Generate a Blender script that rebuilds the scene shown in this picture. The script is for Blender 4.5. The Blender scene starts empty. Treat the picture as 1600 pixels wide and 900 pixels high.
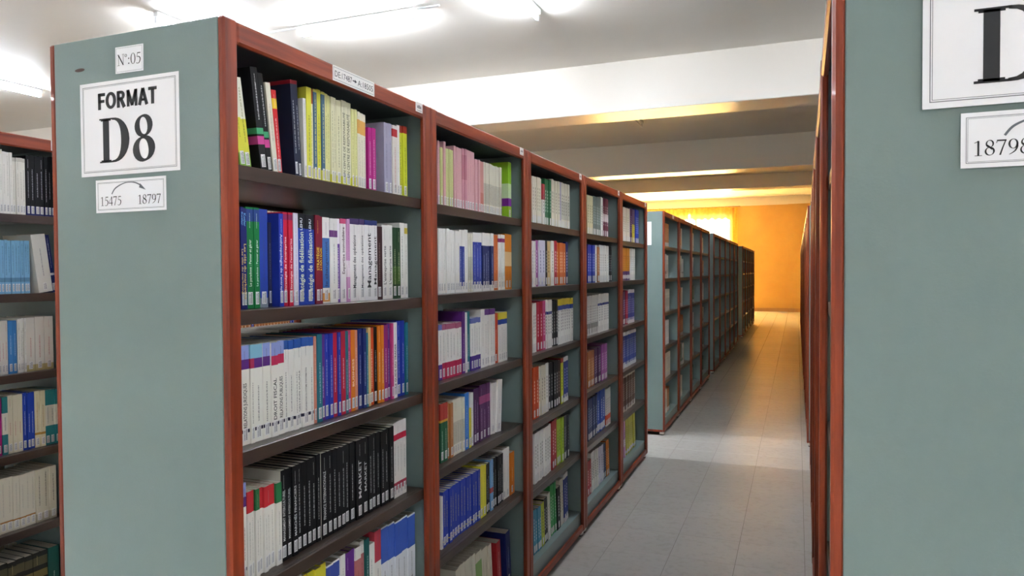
import bpy, math, random
from mathutils import Matrix, Vector
random.seed(7)
sc = bpy.context.scene
C = sc.collection

# ------------------------------------------------------------------ camera
CAM_Z = 1.48
F_PX, YAW, PITCH, ROLL = 1120.82, 0.3784, -0.0227, -0.0063
def cam_axes():
    cy, sy = math.cos(YAW), math.sin(YAW)
    f = Vector((-sy, cy, 0)); r = Vector((cy, sy, 0)); u = Vector((0, 0, 1))
    f2 = f*math.cos(PITCH) + u*math.sin(PITCH); u2 = u*math.cos(PITCH) - f*math.sin(PITCH)
    r3 = r*math.cos(ROLL) + u2*math.sin(ROLL); u3 = u2*math.cos(ROLL) - r*math.sin(ROLL)
    return r3, u3, f2
cd = bpy.data.cameras.new('camera'); cam = bpy.data.objects.new('camera', cd); C.objects.link(cam)
r_, u_, f_ = cam_axes()
cam.matrix_world = Matrix(((r_.x, u_.x, -f_.x, 0), (r_.y, u_.y, -f_.y, 0), (r_.z, u_.z, -f_.z, CAM_Z), (0, 0, 0, 1)))
cd.sensor_width = 36; cd.lens = F_PX/1600*36; cd.clip_start = .02; cd.clip_end = 200
sc.camera = cam

# ------------------------------------------------------------------ world, sun, exposure
w = bpy.data.worlds.new('world'); sc.world = w; w.use_nodes = True
bg = w.node_tree.nodes['Background']
sky = w.node_tree.nodes.new('ShaderNodeTexSky'); sky.sky_type = 'NISHITA'
sky.sun_disc = False; sky.sun_elevation = math.radians(38); sky.sun_rotation = math.radians(200)
w.node_tree.links.new(sky.outputs[0], bg.inputs[0]); bg.inputs[1].default_value = 0.25
sd = bpy.data.lights.new('sun', 'SUN'); sd.energy = 60; sd.angle = math.radians(1.0); sd.color = (1, .93, .82)
sun = bpy.data.objects.new('sun', sd); C.objects.link(sun)
sun.rotation_euler = Vector((.10, -.80, -.60)).to_track_quat('-Z', 'Y').to_euler(); sun.location = (-4, 34, 8)
vs = sc.view_settings
vs.view_transform = 'Standard'; vs.look = 'None'; vs.gamma = 1; vs.use_curve_mapping = False
vs.exposure = 2.6
try:
    sc.cycles.use_denoising = True; sc.cycles.max_bounces = 10; sc.cycles.diffuse_bounces = 4
    sc.cycles.caustics_reflective = False; sc.cycles.caustics_refractive = False
except Exception: pass

# ------------------------------------------------------------------ colours and materials
def lin(c):
    if isinstance(c, str): c = tuple(int(c[i:i+2], 16)/255 for i in (0, 2, 4))
    return tuple((v/12.92 if v <= .04045 else ((v+.055)/1.055)**2.4) for v in c[:3])
def mat(name, base=(.8, .8, .8), rough=.5, spec=.5, coat=0):
    m = bpy.data.materials.new(name); m.use_nodes = True
    b = m.node_tree.nodes['Principled BSDF']
    b.inputs['Base Color'].default_value = (*base, 1); b.inputs['Roughness'].default_value = rough
    b.inputs['Specular IOR Level'].default_value = spec; b.inputs['Coat Weight'].default_value = coat
    return m, m.node_tree, b
def N(nt, t, **kw):
    n = nt.nodes.new(t)
    for k, v in kw.items(): setattr(n, k, v)
    return n
def coords(nt, scale, jitter=True):
    tc = N(nt, 'ShaderNodeTexCoord'); mp = N(nt, 'ShaderNodeMapping')
    mp.inputs['Scale'].default_value = scale
    if jitter:
        oi = N(nt, 'ShaderNodeObjectInfo'); mu = N(nt, 'ShaderNodeMath', operation='MULTIPLY'); mu.inputs[1].default_value = 37.0
        nt.links.new(oi.outputs['Random'], mu.inputs[0])
        ad = N(nt, 'ShaderNodeVectorMath', operation='ADD')
        nt.links.new(tc.outputs['Object'], ad.inputs[0]); nt.links.new(mu.outputs[0], ad.inputs[1])
        nt.links.new(ad.outputs[0], mp.inputs[0])
    else: nt.links.new(tc.outputs['Object'], mp.inputs[0])
    return mp.outputs[0]
def ramp(nt, src, stops):
    r = N(nt, 'ShaderNodeValToRGB'); e = r.color_ramp.elements
    while len(e) < len(stops): e.new(.5)
    for el, (p, c) in zip(e, stops): el.position = p; el.color = (*c, 1)
    nt.links.new(src, r.inputs[0]); return r.outputs[0]
def noise(nt, vec, scale=5, detail=4, rough=.5):
    n = N(nt, 'ShaderNodeTexNoise'); n.inputs['Scale'].default_value = scale; n.inputs['Detail'].default_value = detail
    n.inputs['Roughness'].default_value = rough; nt.links.new(vec, n.inputs['Vector']); return n.outputs[0]
def bump(nt, b, src, strength, dist):
    bp = N(nt, 'ShaderNodeBump'); bp.inputs['Strength'].default_value = strength; bp.inputs['Distance'].default_value = dist
    nt.links.new(src, bp.inputs['Height']); nt.links.new(bp.outputs[0], b.inputs['Normal'])
def wood(name, axis):
    m, nt, b = mat(name, rough=.40, spec=.4, coat=.08)
    s = [38, 38, 38]; s[axis] = 2.2
    v = coords(nt, s); n1 = noise(nt, v, 1.0, 5, .6)
    col = ramp(nt, n1, [(.28, lin('541c0c')), (.5, lin('7f3015')), (.72, lin('9e4522'))])
    nt.links.new(col, b.inputs['Base Color']); bump(nt, b, n1, .12, .002)
    return m
M = {}
M['wood_v'] = wood('varnished_wood_upright', 2); M['wood_h'] = wood('varnished_wood_rail', 1)
m, nt, b = mat('green_painted_metal', rough=.34, spec=.5)
v = coords(nt, (1, 1, 1)); n1 = noise(nt, v, 1.6, 3)
nt.links.new(ramp(nt, n1, [(.3, lin('718382')), (.7, lin('7d8e8b'))]), b.inputs['Base Color'])
bump(nt, b, noise(nt, v, 210, 2), .16, .0015); M['green'] = m
m, nt, b = mat('dark_brown_laminate', rough=.28, spec=.5)
v = coords(nt, (20, 2, 20)); n1 = noise(nt, v, 1.5, 4)
nt.links.new(ramp(nt, n1, [(.3, lin('2e221c')), (.7, lin('46362d'))]), b.inputs['Base Color']); M['shelf'] = m
M['inside_shade'] = mat('shade_toned_panel_metal', lin('3a484b'), .5)[0]  # top panel: shade inside the top shelf is put into this dark colour
M['foot'] = mat('white_plastic_foot', lin('d8d6cf'), .5)[0]
M['pad'] = mat('black_rubber_pad', lin('1b1a19'), .7)[0]
m, nt, b = mat('white_ceiling_paint', rough=.5)
v = coords(nt, (1, 1, 1), False); n1 = noise(nt, v, .8, 4)
nt.links.new(ramp(nt, n1, [(.3, lin('ded8d0')), (.7, lin('e5e0d9'))]), b.inputs['Base Color']); bump(nt, b, noise(nt, v, 60, 3), .05, .002); M['ceiling'] = m
m, nt, b = mat('glossy_white_beam_paint', lin('eae3da'), .30); v = coords(nt, (1, 1, 1), False); bump(nt, b, noise(nt, v, 3, 3), .06, .01); M['beam'] = m
m, nt, b = mat('ochre_wall_paint', rough=.5); v = coords(nt, (1, 1, 1), False); n1 = noise(nt, v, 1.2, 4)
nt.links.new(ramp(nt, n1, [(.3, lin('caa052')), (.7, lin('d5ae5e'))]), b.inputs['Base Color']); M['ochre'] = m
M['white_wall'] = mat('white_wall_paint', lin('e2ded6'), .55)[0]
M['skirting'] = mat('skirting_tile', lin('b08a56'), .35)[0]
TILE = .3268; TX0 = -.941; TY0 = 4.385
def floor_colour(nt, vec):
    n1 = noise(nt, vec, 1.3, 5, .6); n2 = noise(nt, vec, 26, 4, .6)
    c1 = ramp(nt, n1, [(.3, lin('bab5ae')), (.7, lin('c1bcb5'))])
    c2 = ramp(nt, n2, [(.0, (.80, .79, .77)), (.36, (.93, .93, .92)), (.5, (1, 1, 1))])
    mx = N(nt, 'ShaderNodeMix', data_type='RGBA', blend_type='MULTIPLY'); mx.inputs[0].default_value = 1
    nt.links.new(c1, mx.inputs[6]); nt.links.new(c2, mx.inputs[7]); return mx.outputs[2]
m, nt, b = mat('grey_vinyl_tile', rough=.26, spec=.5)
v = coords(nt, (1, 1, 1)); nt.links.new(floor_colour(nt, v), b.inputs['Base Color']); M['tile'] = m
bump(nt, b, noise(nt, v, 9, 3), .05, .004)
m, nt, b = mat('grey_tile_floor', rough=.26, spec=.5)
v = coords(nt, (1, 1, 1), False); colr = floor_colour(nt, v)
sp = N(nt, 'ShaderNodeSeparateXYZ'); nt.links.new(v, sp.inputs[0])
def seam(axis, off):
    s1 = N(nt, 'ShaderNodeMath', operation='SUBTRACT'); s1.inputs[1].default_value = off; nt.links.new(sp.outputs[axis], s1.inputs[0])
    pm = N(nt, 'ShaderNodeMath', operation='PINGPONG'); pm.inputs[1].default_value = TILE/2; nt.links.new(s1.outputs[0], pm.inputs[0])
    g = N(nt, 'ShaderNodeMath', operation='GREATER_THAN'); g.inputs[1].default_value = .0015; nt.links.new(pm.outputs[0], g.inputs[0]); return g.outputs[0]
mn = N(nt, 'ShaderNodeMath', operation='MINIMUM'); nt.links.new(seam(0, TX0), mn.inputs[0]); nt.links.new(seam(1, TY0), mn.inputs[1])
mx = N(nt, 'ShaderNodeMix', data_type='RGBA'); nt.links.new(mn.outputs[0], mx.inputs[0]); mx.inputs[6].default_value = (*lin('7d776f'), 1)
nt.links.new(colr, mx.inputs[7]); nt.links.new(mx.outputs[2], b.inputs['Base Color']); bump(nt, b, noise(nt, v, 9, 3), .05, .004); M['floor'] = m
m, nt, b = mat('printed_book_cover', rough=.45, spec=.25, coat=0)
at = N(nt, 'ShaderNodeAttribute', attribute_name='Col'); nt.links.new(at.outputs['Color'], b.inputs['Base Color']); M['cover'] = m
m, nt, b = mat('page_edges', rough=.8); v = coords(nt, (1, 500, 1)); n1 = noise(nt, v, 1, 2)
nt.links.new(ramp(nt, n1, [(.3, lin('b5ab97')), (.7, lin('d8d0bf'))]), b.inputs['Base Color']); M['pages'] = m
M['paper'] = mat('white_paper', lin('f9f9fd'), .45)[0]
M['ink'] = mat('black_ink', lin('17171c'), .5)[0]
M['greyink'] = mat('grey_ink', lin('6b6f78'), .5)[0]
M['label_ink'] = mat('barcode_ink', lin('3b3b42'), .5)[0]
M['label'] = mat('label_paper', lin('e4e3e2'), .4)[0]
M['tape'] = mat('sticker_paper', lin('e9e6e2'), .35)[0]
M['housing'] = mat('lamp_housing_white', lin('dedede'), .4)[0]
m, nt, b = mat('lit_fluorescent_tube', (1, 1, 1), .4)
b.inputs['Emission Color'].default_value = (.82, .90, 1.0, 1); b.inputs['Emission Strength'].default_value = 60; M['tube'] = m
M['tube_off'] = mat('unlit_fluorescent_tube', lin('d8d4cc'), .3)[0]
M['frame'] = mat('window_frame_paint', lin('e6e2d8'), .4)[0]
m = bpy.data.materials.new('window_glass'); m.use_nodes = True; nt = m.node_tree; nt.nodes.clear()
o = N(nt, 'ShaderNodeOutputMaterial'); tr = N(nt, 'ShaderNodeBsdfTransparent'); gl = N(nt, 'ShaderNodeBsdfGlossy'); gl.inputs['Roughness'].default_value = .02
mi = N(nt, 'ShaderNodeMixShader'); mi.inputs[0].default_value = .06
nt.links.new(tr.outputs[0], mi.inputs[1]); nt.links.new(gl.outputs[0], mi.inputs[2]); nt.links.new(mi.outputs[0], o.inputs[0]); M['glass'] = m
m = bpy.data.materials.new('yellow_curtain_cloth'); m.use_nodes = True; nt = m.node_tree; nt.nodes.clear()
o = N(nt, 'ShaderNodeOutputMaterial'); tl = N(nt, 'ShaderNodeBsdfTranslucent'); df = N(nt, 'ShaderNodeBsdfDiffuse')
v = coords(nt, (1, 1, 1)); n1 = noise(nt, v, 14, 3)
cc = ramp(nt, n1, [(.35, (.95, .61, .21)), (.65, (.98, .71, .29))])
nt.links.new(cc, tl.inputs[0]); df.inputs[0].default_value = (*lin('eebd62'), 1)
mi = N(nt, 'ShaderNodeMixShader'); mi.inputs[0].default_value = .35
nt.links.new(tl.outputs[0], mi.inputs[1]); nt.links.new(df.outputs[0], mi.inputs[2]); nt.links.new(mi.outputs[0], o.inputs[0]); M['curtain'] = m
M['rod'] = mat('curtain_rod_metal', lin('8c6b40'), .35)[0]
M['chip'] = mat('chipped_paint', lin('5a4640'), .7)[0]
ink_cache = {}
def ink(hexc):
    if hexc not in ink_cache: ink_cache[hexc] = mat('lettering_ink_'+str(len(ink_cache)), lin(hexc), .4)[0]
    return ink_cache[hexc]

# ------------------------------------------------------------------ mesh helpers
class MB:
    def __init__(s): s.v = []; s.f = []; s.c = []; s.m = []
    def quad(s, pts, col=None, mi=0):
        i = len(s.v); s.v += pts; s.f.append(tuple(range(i, i+len(pts)))); s.c.append(col); s.m.append(mi)
    def box(s, x0, x1, y0, y1, z0, z1, col=None, mi=0):
        i = len(s.v)
        s.v += [(x0,y0,z0),(x1,y0,z0),(x1,y1,z0),(x0,y1,z0),(x0,y0,z1),(x1,y0,z1),(x1,y1,z1),(x0,y1,z1)]
        for f in ((0,3,2,1),(4,5,6,7),(0,1,5,4),(1,2,6,5),(2,3,7,6),(3,0,4,7)):
            s.f.append(tuple(i+k for k in f)); s.c.append(col); s.m.append(mi)
    def cbox(s, x0, x1, y0, y1, z0, z1, c=.003, mi=0):
        """box with chamfered edges"""
        i = len(s.v); cx, cy, cz = (x0+x1)/2, (y0+y1)/2, (z0+z1)/2; h = ((x1-x0)/2, (y1-y0)/2, (z1-z0)/2)
        idx = {}
        for sx in (-1, 1):
            for sy in (-1, 1):
                for sz in (-1, 1):
                    for a in range(3):
                        sg = (sx, sy, sz); p = [cx, cy, cz]
                        for k in range(3): p[k] += sg[k]*(h[k] - (0 if k == a else c))
                        idx[sg, a] = len(s.v); s.v.append(tuple(p))
        S = (-1, 1)
        def add(l, n):
            p = [Vector(s.v[k]) for k in l]; nn = (p[1]-p[0]).cross(p[2]-p[0])
            if nn.dot(Vector(n)) < 0: l = l[::-1]
            s.f.append(tuple(l)); s.c.append(None); s.m.append(mi)
        for a in range(3):
            o = [k for k in range(3) if k != a]
            for sg in S:
                l = []
                for t1, t2 in ((-1,-1),(1,-1),(1,1),(-1,1)):
                    q = [0,0,0]; q[a] = sg; q[o[0]] = t1; q[o[1]] = t2; l.append(idx[tuple(q), a])
                n = [0,0,0]; n[a] = sg; add(l, n)
            for t1 in S:
                for t2 in S:
                    def g(sa):
                        q = [0,0,0]; q[a] = sa; q[o[0]] = t1; q[o[1]] = t2; return tuple(q)
                    n = [0,0,0]; n[o[0]] = t1; n[o[1]] = t2
                    add([idx[g(-1), o[0]], idx[g(1), o[0]], idx[g(1), o[1]], idx[g(-1), o[1]]], n)
        for sx in S:
            for sy in S:
                for sz in S: add([idx[(sx,sy,sz), a] for a in range(3)], (sx, sy, sz))
    def cyl(s, p, q, r, n=10, mi=0, caps=True):
        p, q = Vector(p), Vector(q); d = (q-p).normalized(); a = d.orthogonal().normalized(); b2 = d.cross(a); i = len(s.v)
        for k in range(n):
            t = 2*math.pi*k/n; o = a*math.cos(t)*r + b2*math.sin(t)*r; s.v += [tuple(p+o), tuple(q+o)]
        for k in range(n):
            j = (k+1) % n; s.f.append((i+2*k, i+2*j, i+2*j+1, i+2*k+1)); s.c.append(None); s.m.append(mi)
        if caps:
            s.f.append(tuple(i+2*k for k in range(n))[::-1]); s.f.append(tuple(i+2*k+1 for k in range(n))); s.c += [None]*2; s.m += [mi]*2
    def add(s, verts, faces, cols, mx=None):
        i = len(s.v)
        s.v += [tuple(mx @ Vector(p)) for p in verts] if mx else list(verts)
        s.f += [tuple(i+k for k in f) for f in faces]; s.c += cols; s.m += [0]*len(faces)
    def mesh(s, name, mats):
        me = bpy.data.meshes.new(name); me.from_pydata(s.v, [], s.f)
        for mt in (mats if isinstance(mats, (list, tuple)) else [mats]): me.materials.append(mt)
        if any(s.m): me.polygons.foreach_set('material_index', s.m)
        if any(c is not None for c in s.c):
            a = me.color_attributes.new('Col', 'FLOAT_COLOR', 'CORNER'); buf = []
            for f, c in zip(s.f, s.c): buf += [*(c or (.8, .8, .8)), 1.0]*len(f)
            a.data.foreach_set('color', buf)
        me.update(); return me
def obj(name, me, parent=None, loc=None):
    o = bpy.data.objects.new(name, me); C.objects.link(o)
    if parent: o.parent = parent
    if loc: o.location = loc
    return o
def tag(o, label=None, cat=None, group=None, kind=None):
    if label: o['label'] = label
    if cat: o['category'] = cat
    if group: o['group'] = group
    if kind: o['kind'] = kind
    return o

# ------------------------------------------------------------------ the room
XL, XR, YB, YE, ZC = -14.0, 6.0, -6.0, 27.2, 3.81
mb = MB(); mb.box(XL, XR, YB, YE, -.08, -.0015)
floor = tag(obj('floor', mb.mesh('floor', M['floor'])), kind='structure')
mb = MB(); mb.cbox(.0008, TILE-.0008, .0008, TILE-.0008, -.004, 0, .0006)
tile_me = mb.mesh('floor_tile', M['tile'])
for i in range(5):
    for j in range(-7, 17):
        t = obj('floor_tile', tile_me, floor, (TX0+(i-1)*TILE, TY0+j*TILE, 0))
mb = MB(); mb.box(XL, XR, YB, 18.9, ZC, ZC+.1); mb.box(XL, XR, 18.9, YE, 4.10, 4.2); mb.box(XL, XR, 18.85, 18.9, ZC, 4.2)
tag(obj('ceiling', mb.mesh('ceiling', M['ceiling'])), kind='structure')
for n, (y0, y1, zb) in enumerate([(7.9, 8.41, 3.25), (13.15, 13.65, 3.25), (18.4, 18.9, 3.48), (2.65, 2.66, 3.80), (-2.6, -2.1, 3.25)]):
    if n == 3: continue
    mb = MB(); mb.cbox(XL, XR, y0, y1, zb, ZC+.002 if n != 2 else 4.1, .008)
    tag(obj('trim_%d' % (n+1), mb.mesh('ceiling_beam', M['beam'])), 'white painted concrete beam across the ceiling', kind='structure')
WX0, WX1, WZ0, WZ1 = -7.2, -2.25, .95, 3.62
mb = MB()
mb.box(XL, WX0, YE, YE+.25, 0, 3.80); mb.box(WX1, XR, YE, YE+.25, 0, 3.80)
mb.box(WX0, WX1, YE, YE+.25, 0, WZ0); mb.box(WX0, WX1, YE, YE+.25, WZ1, 3.80)
mb.box(-.30, .75, YE-.12, YE, 0, 3.80)
wall_far = tag(obj('wall_far', mb.mesh('wall_far', M['ochre'])), kind='structure')
mb = MB(); mb.box(XL, XR, YE-.004, YE+.25, 3.80, 4.2); mb.box(-.30, .75, YE-.124, YE, 3.80, 4.1); obj('frieze', mb.mesh('frieze', M['white_wall']), wall_far)
mb = MB(); mb.cbox(XL, -.31, YE-.014, YE, 0, .13, .003); mb.cbox(-.31, .76, YE-.134, YE-.12, 0, .13, .003)
tag(obj('baseboard_far', mb.mesh('baseboard_far', M['skirting'])), kind='structure')
mb = MB(); mb.box(XL-.2, XL, YB, 8.4, 0, 4.2); mb.box(XL-.2, XL, 8.4, YE, 0, 4.2, None, 1); tag(obj('wall_left', mb.mesh('wall_left', [M['white_wall'], M['ochre']])), kind='structure')
mb = MB(); mb.box(XR, XR+.2, YB, 8.4, 0, 4.2); mb.box(XR, XR+.2, 8.4, YE, 0, 4.2, None, 1); tag(obj('wall_right', mb.mesh('wall_right', [M['white_wall'], M['ochre']])), kind='structure')
mb = MB(); mb.box(XL, XR, YB-.2, YB, 0, 4.2); tag(obj('wall_back', mb.mesh('wall_back', M['white_wall'])), kind='structure')
# window behind the curtains
wr = bpy.data.objects.new('window_1', None); C.objects.link(wr); wr.location = (WX0, YE+.12, WZ0); wr['kind'] = 'structure'
W_, H_ = WX1-WX0, WZ1-WZ0
mb = MB(); mb.box(0, W_, -.03, .03, 0, .06); mb.box(0, W_, -.03, .03, H_-.06, H_); mb.box(0, .06, -.03, .03, .06, H_-.06); mb.box(W_-.06, W_, -.03, .03, .06, H_-.06)
for k in range(1, 4): mb.box(W_*k/4-.025, W_*k/4+.025, -.03, .03, .06, H_-.06)
obj('window_frame', mb.mesh('window_frame', M['frame']), wr)
for k in range(4):
    mb = MB(); mb.box(W_*k/4+.03, W_*(k+1)/4-.03, -.003, .003, .06, H_-.06); obj('pane', mb.mesh('pane', M['glass']), wr)
# curtains and rod
def curtain(x0, x1, label, y=YE-.12, ztop=3.752, zbot=.35):
    mb = MB(); nx = int((x1-x0)/.025); nz = 8; ph = random.random()*6
    for iz in range(nz+1):
        tz = iz/nz
        for ix in range(nx+1):
            x = x0+(x1-x0)*ix/nx
            amp = .045*(1-.35*tz)
            yy = y + amp*math.sin(x*2*math.pi/.24+ph) + .012*math.sin(x*17+tz*2)
            zz = ztop-(ztop-zbot)*tz + (.018*math.cos(x*2*math.pi/.24) if iz == 0 else 0)
            mb.v.append((x, yy, zz))
    for iz in range(nz):
        for ix in range(nx):
            a = iz*(nx+1)+ix; mb.f.append((a, a+1, a+nx+2, a+nx+1)); mb.c.append(None); mb.m.append(0)
    me = mb.mesh('curtain', M['curtain'])
    for p in me.polygons: p.use_smooth = True
    root = bpy.data.objects.new('curtain', None); C.objects.link(root)
    tag(root, label, 'curtain', 'curtains on the far wall')
    obj('curtain_cloth', me, root)
curtain(-3.67, -2.0, 'sunlit yellow curtain right of the bright gap on the far wall')
curtain(-5.62, -3.73, 'sunlit yellow curtain left of the bright gap on the far wall')
curtain(-7.5, -5.66, 'yellow curtain at the far left end of the window')
mb = MB(); mb.cyl((-7.7, YE-.12, 3.785), (-1.9, YE-.12, 3.785), .012); rod = obj('curtain_rod', mb.mesh('curtain_rod', M['rod']))
tag(rod, 'thin metal rod carrying the yellow curtains on the far wall', 'curtain rod')
mb = MB()
for t in range(12):
    a0, a1 = 2*math.pi*t/12, 2*math.pi*(t+1)/12
    P = lambda a, dx: (dx, .022*math.cos(a), .022*math.sin(a))
    mb.quad([P(a0, -.006), P(a1, -.006), P(a1, .006), P(a0, .006)])
ring_me = mb.mesh('curtain_ring', M['rod'])
xx = -7.44
while xx < -2.0: obj('curtain_ring', ring_me, rod, (xx, YE-.12, 3.785)); xx += .24
for x in (-7.65, -4.8, -1.95):
    mb = MB(); mb.box(x-.008, x+.008, YE-.13, YE, 3.797, 3.809); obj('rod_bracket', mb.mesh('rod_bracket', M['rod']), rod)

# ------------------------------------------------------------------ fluorescent lamps
def lamp_meshes():
    L = 1.22
    a = MB(); a.cbox(-.03, .03, 0, L, .05, .10, .006)
    t = MB(); t.cyl((0, .03, .015), (0, L-.03, .015), .014, 12)
    e = MB(); e.cbox(-.012, .012, 0, .028, -.004, .052, .003)
    return a.mesh('lamp_housing', M['housing']), t.mesh('lamp_tube', M['tube']), t.mesh('lamp_tube_unlit', M['tube_off']), e.mesh('lamp_holder', M['housing'])
LH, LT, LTO, LE = lamp_meshes()
def lamp(x, y, rz, label, lit=True):
    r = bpy.data.objects.new('fluorescent_lamp', None); C.objects.link(r); r.location = (x, y, ZC-.10); r.rotation_euler = (0, 0, rz)
    tag(r, label, 'lamp', 'fluorescent ceiling lamps')
    obj('housing', LH, r); obj('tube', LT if lit else LTO, r); obj('lamp_holder', LE, r); obj('lamp_holder', LE, r, (0, 1.192, 0))
lamp(-3.14, 5.62, math.pi/2, 'lit fluorescent tube seen whole on the ceiling above the D8 bookcase')
lamp(-2.15, 4.85, 0, 'lit fluorescent tube cut by the top edge of the photo, right of the whole one')
lamp(-5.30, 4.80, 0, 'lit fluorescent tube peeking over the top of the D8 end panel')
lamp(-8.85, 5.04, 0, 'lit fluorescent tube at far left behind the D8 end panel')
lamp(-.45, 4.5, 0, 'lit fluorescent tube above the aisle, over the photo top edge')
lamp(4.0, 4.85, 0, 'lit fluorescent tube over the right hand bookcases')
col = ['far left', 'left', 'middle', 'aisle side', 'right']
for y, wd in ((.3, 'overhead'), (-4.4, 'rear')):
    for x, cn in zip((-8.85, -5.3, -2.6, 1.4, 4.0), col): lamp(x, y, 0, 'lit fluorescent tube on the ceiling behind the camera, %s %s one' % (wd, cn))
lamp(-2.25, 9.95, 0, 'unlit fluorescent lamp on the dim ceiling behind the white beam', False)
for x0, x1, sd_ in ((-4.95, -4.38, 'left'), (-3.12, -2.9, 'right')):
    mb = MB(); mb.box(x0, x1, 5.615, 5.632, ZC-.014, ZC)
    tag(obj('cable_trunking', mb.mesh('cable_trunking', M['housing'])), 'thin white cable trunking on the ceiling, %s of the whole lit tube' % sd_, 'trunking')

# ------------------------------------------------------------------ bookcase units
UW, UD, UH = .9012, .521, 2.014
def mk(name, fn, mt):
    b_ = MB(); fn(b_); return b_.mesh(name, mt)
PM = {
 'post': mk('post', lambda b_: b_.cbox(-.018, 0, 0, .0415, .032, UH, .0045), M['wood_v']),
 'panel': mk('side_panel', lambda b_: b_.cbox(-UD+.0165, -.0165, 0, .02, .05, UH-.001, .0015), M['green']),
 'top': mk('top_panel', lambda b_: b_.cbox(-UD+.0165, -.0165, .0195, UW-.0225, 1.985, UH-.003, .001), M['inside_shade']),
 'rail': mk('top_rail', lambda b_: b_.cbox(-.0175, -.0015, .0425, UW-.0425, 1.966, UH-.001, .005), M['wood_h']),
 'brail': mk('bottom_rail', lambda b_: b_.cbox(-.0175, -.0015, .0425, UW-.0425, .032, .070, .004), M['wood_h']),
 'erail': mk('end_rail', lambda b_: b_.cbox(-UD+.019, -.019, -.0012, .018, .032, .0515, .002), M['wood_h']),
 'deck': mk('deck', lambda b_: b_.cbox(-UD+.022, -.022, .0205, UW-.0235, .045, .133, .0015), M['green']),
 'foot': mk('foot', lambda b_: b_.cbox(-.02, .02, -.02, .02, .008, .032, .004), M['foot']),
 'pad': mk('pad', lambda b_: b_.cyl((0, 0, 0), (0, 0, .0085), .018, 12), M['pad']),
}
def shelf_fn(b_):
    b_.cbox(-UD+.033, -.033, .0205, UW-.0235, -.018, 0, .0008)
    b_.cbox(-.0335, -.019, .0205, UW-.0235, -.032, .0002, .0015); b_.cbox(-UD+.019, -UD+.0335, .0205, UW-.0235, -.032, .0002, .0015)
PM['shelf'] = mk('shelf', shelf_fn, M['shelf'])
SHELF = {1:[1.715,1.399,1.091,.780,.468],2:[1.709,1.404,1.101,.812,.508],3:[1.705,1.408,1.096,.780,.470],4:[1.698,1.410,1.094,.780,.465],5:[1.690,1.412,1.092,.777,.461],0:[1.711,1.407,1.100,.794,.495]}
DECK = .133
def unit(x, y, label, group, sh=1, rz=0, first=True, full=True):
    r = bpy.data.objects.new('bookcase', None); C.objects.link(r); r.location = (x, y, 0); r.rotation_euler = (0, 0, rz)
    tag(r, label, 'bookcase', group)
    for k in (0, 1):
        for yy in (.001, UW-.0425):
            p = obj('post', PM['post'], r, (0 if k == 0 else -UD, yy, 0))
            if k: p.rotation_euler = (0, 0, math.pi); p.location.y = yy+.0415
        rl = obj('top_rail', PM['rail'], r); bl = obj('bottom_rail', PM['brail'], r)
        if k:
            for o_ in (rl, bl): o_.rotation_euler = (0, 0, math.pi); o_.location = (-UD, UW, 0)
    obj('side_panel', PM['panel'], r, (0, .0015, 0)); obj('side_panel', PM['panel'], r, (0, UW-.0215, 0))
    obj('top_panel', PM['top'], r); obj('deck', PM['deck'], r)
    if first: obj('end_rail', PM['erail'], r, (0, .0015, 0))
    for z in SHELF[sh]: obj('shelf', PM['shelf'], r, (0, 0, z))
    for fx in (-.03, -UD+.03):
        for fy in ((.03, UW-.03)):
            f = obj('foot', PM['foot'], r, (fx, fy, 0)); obj('pad', PM['pad'], f)
    return r
FX, FY = -1.1004, 1.1657
pos = ['nearest', 'second', 'third', 'fourth', 'farthest']
U = {}
for k in range(5):
    U[k+1] = unit(FX, FY+k*UW, ('nearest bay of the D8 bookcase, green end panel with three paper signs' if k == 0 else pos[k]+' bay of the D8 bookcase, wooden posts and open shelves of books'), 'bays of the D8 bookcase', k+1, first=(k == 0))
LX, LY = -2.75, 1.16
for k in range(4):
    U['L%d' % k] = unit(LX, LY+k*UW, ['bookcase bay seen at the left edge behind the D8 end panel', 'second bay of the bookcase behind the D8 row', 'third bay of the bookcase behind the D8 row', 'fourth bay of the bookcase behind the D8 row'][k], 'bays of the left bookcase', 0, first=(k == 0))
for k in range(4):
    U['S%d' % k] = unit(FX, 6.45+k*UW, ['near', 'second', 'third', 'end'][k]+' bay of the bookcase beyond the floor gap after D8', 'bays of the second bookcase', 3, first=(k == 0))
for k in range(5):
    unit(FX, 10.6+k*UW, pos[k]+' bay of the third, dark empty bookcase down the aisle', 'bays of the third bookcase', 5, first=(k == 0))
for k in range(5):
    unit(FX, 16.45+k*UW, pos[k]+' bay of the last dark bookcase before the ochre wall', 'bays of the fourth bookcase', 5, first=(k == 0))
RA = -.0095
RX0, RY0 = .046, 1.1233
RU = []
for k in range(5):
    yy = RY0+k*UW
    RU.append(unit(RX0+.0095*(yy-RY0)+UD, yy, ('nearest right hand bay, green end panel with the cropped sign' if k == 0 else pos[k]+' bay of the right hand bookcase, seen edge on as red posts'), 'bays of the right bookcase', 1, RA, first=(k == 0)))
ord4 = ['first', 'second', 'third', 'fourth', 'fifth']
for g, (ys, n) in enumerate([(6.45, 4), (10.6, 5), (16.45, 5)]):
    for k in range(n):
        unit(.078+UD, ys+k*UW, ord4[k]+' bay of the '+['second', 'third', 'last'][g]+' bookcase along the right side of the aisle', 'bays of the far right bookcases', 2, first=(k == 0))
mb = MB(); n = 14
for t in range(n):
    a0, a1 = 2*math.pi*t/n, 2*math.pi*(t+1)/n
    mb.quad([(-.42, .0008, 1.945), (-.42+.016*math.cos(a0), .0008, 1.945+.004*math.sin(a0)), (-.42+.016*math.cos(a1), .0008, 1.945+.004*math.sin(a1))])
obj('paint_chip', mb.mesh('paint_chip', M['chip']), U[1])

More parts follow.
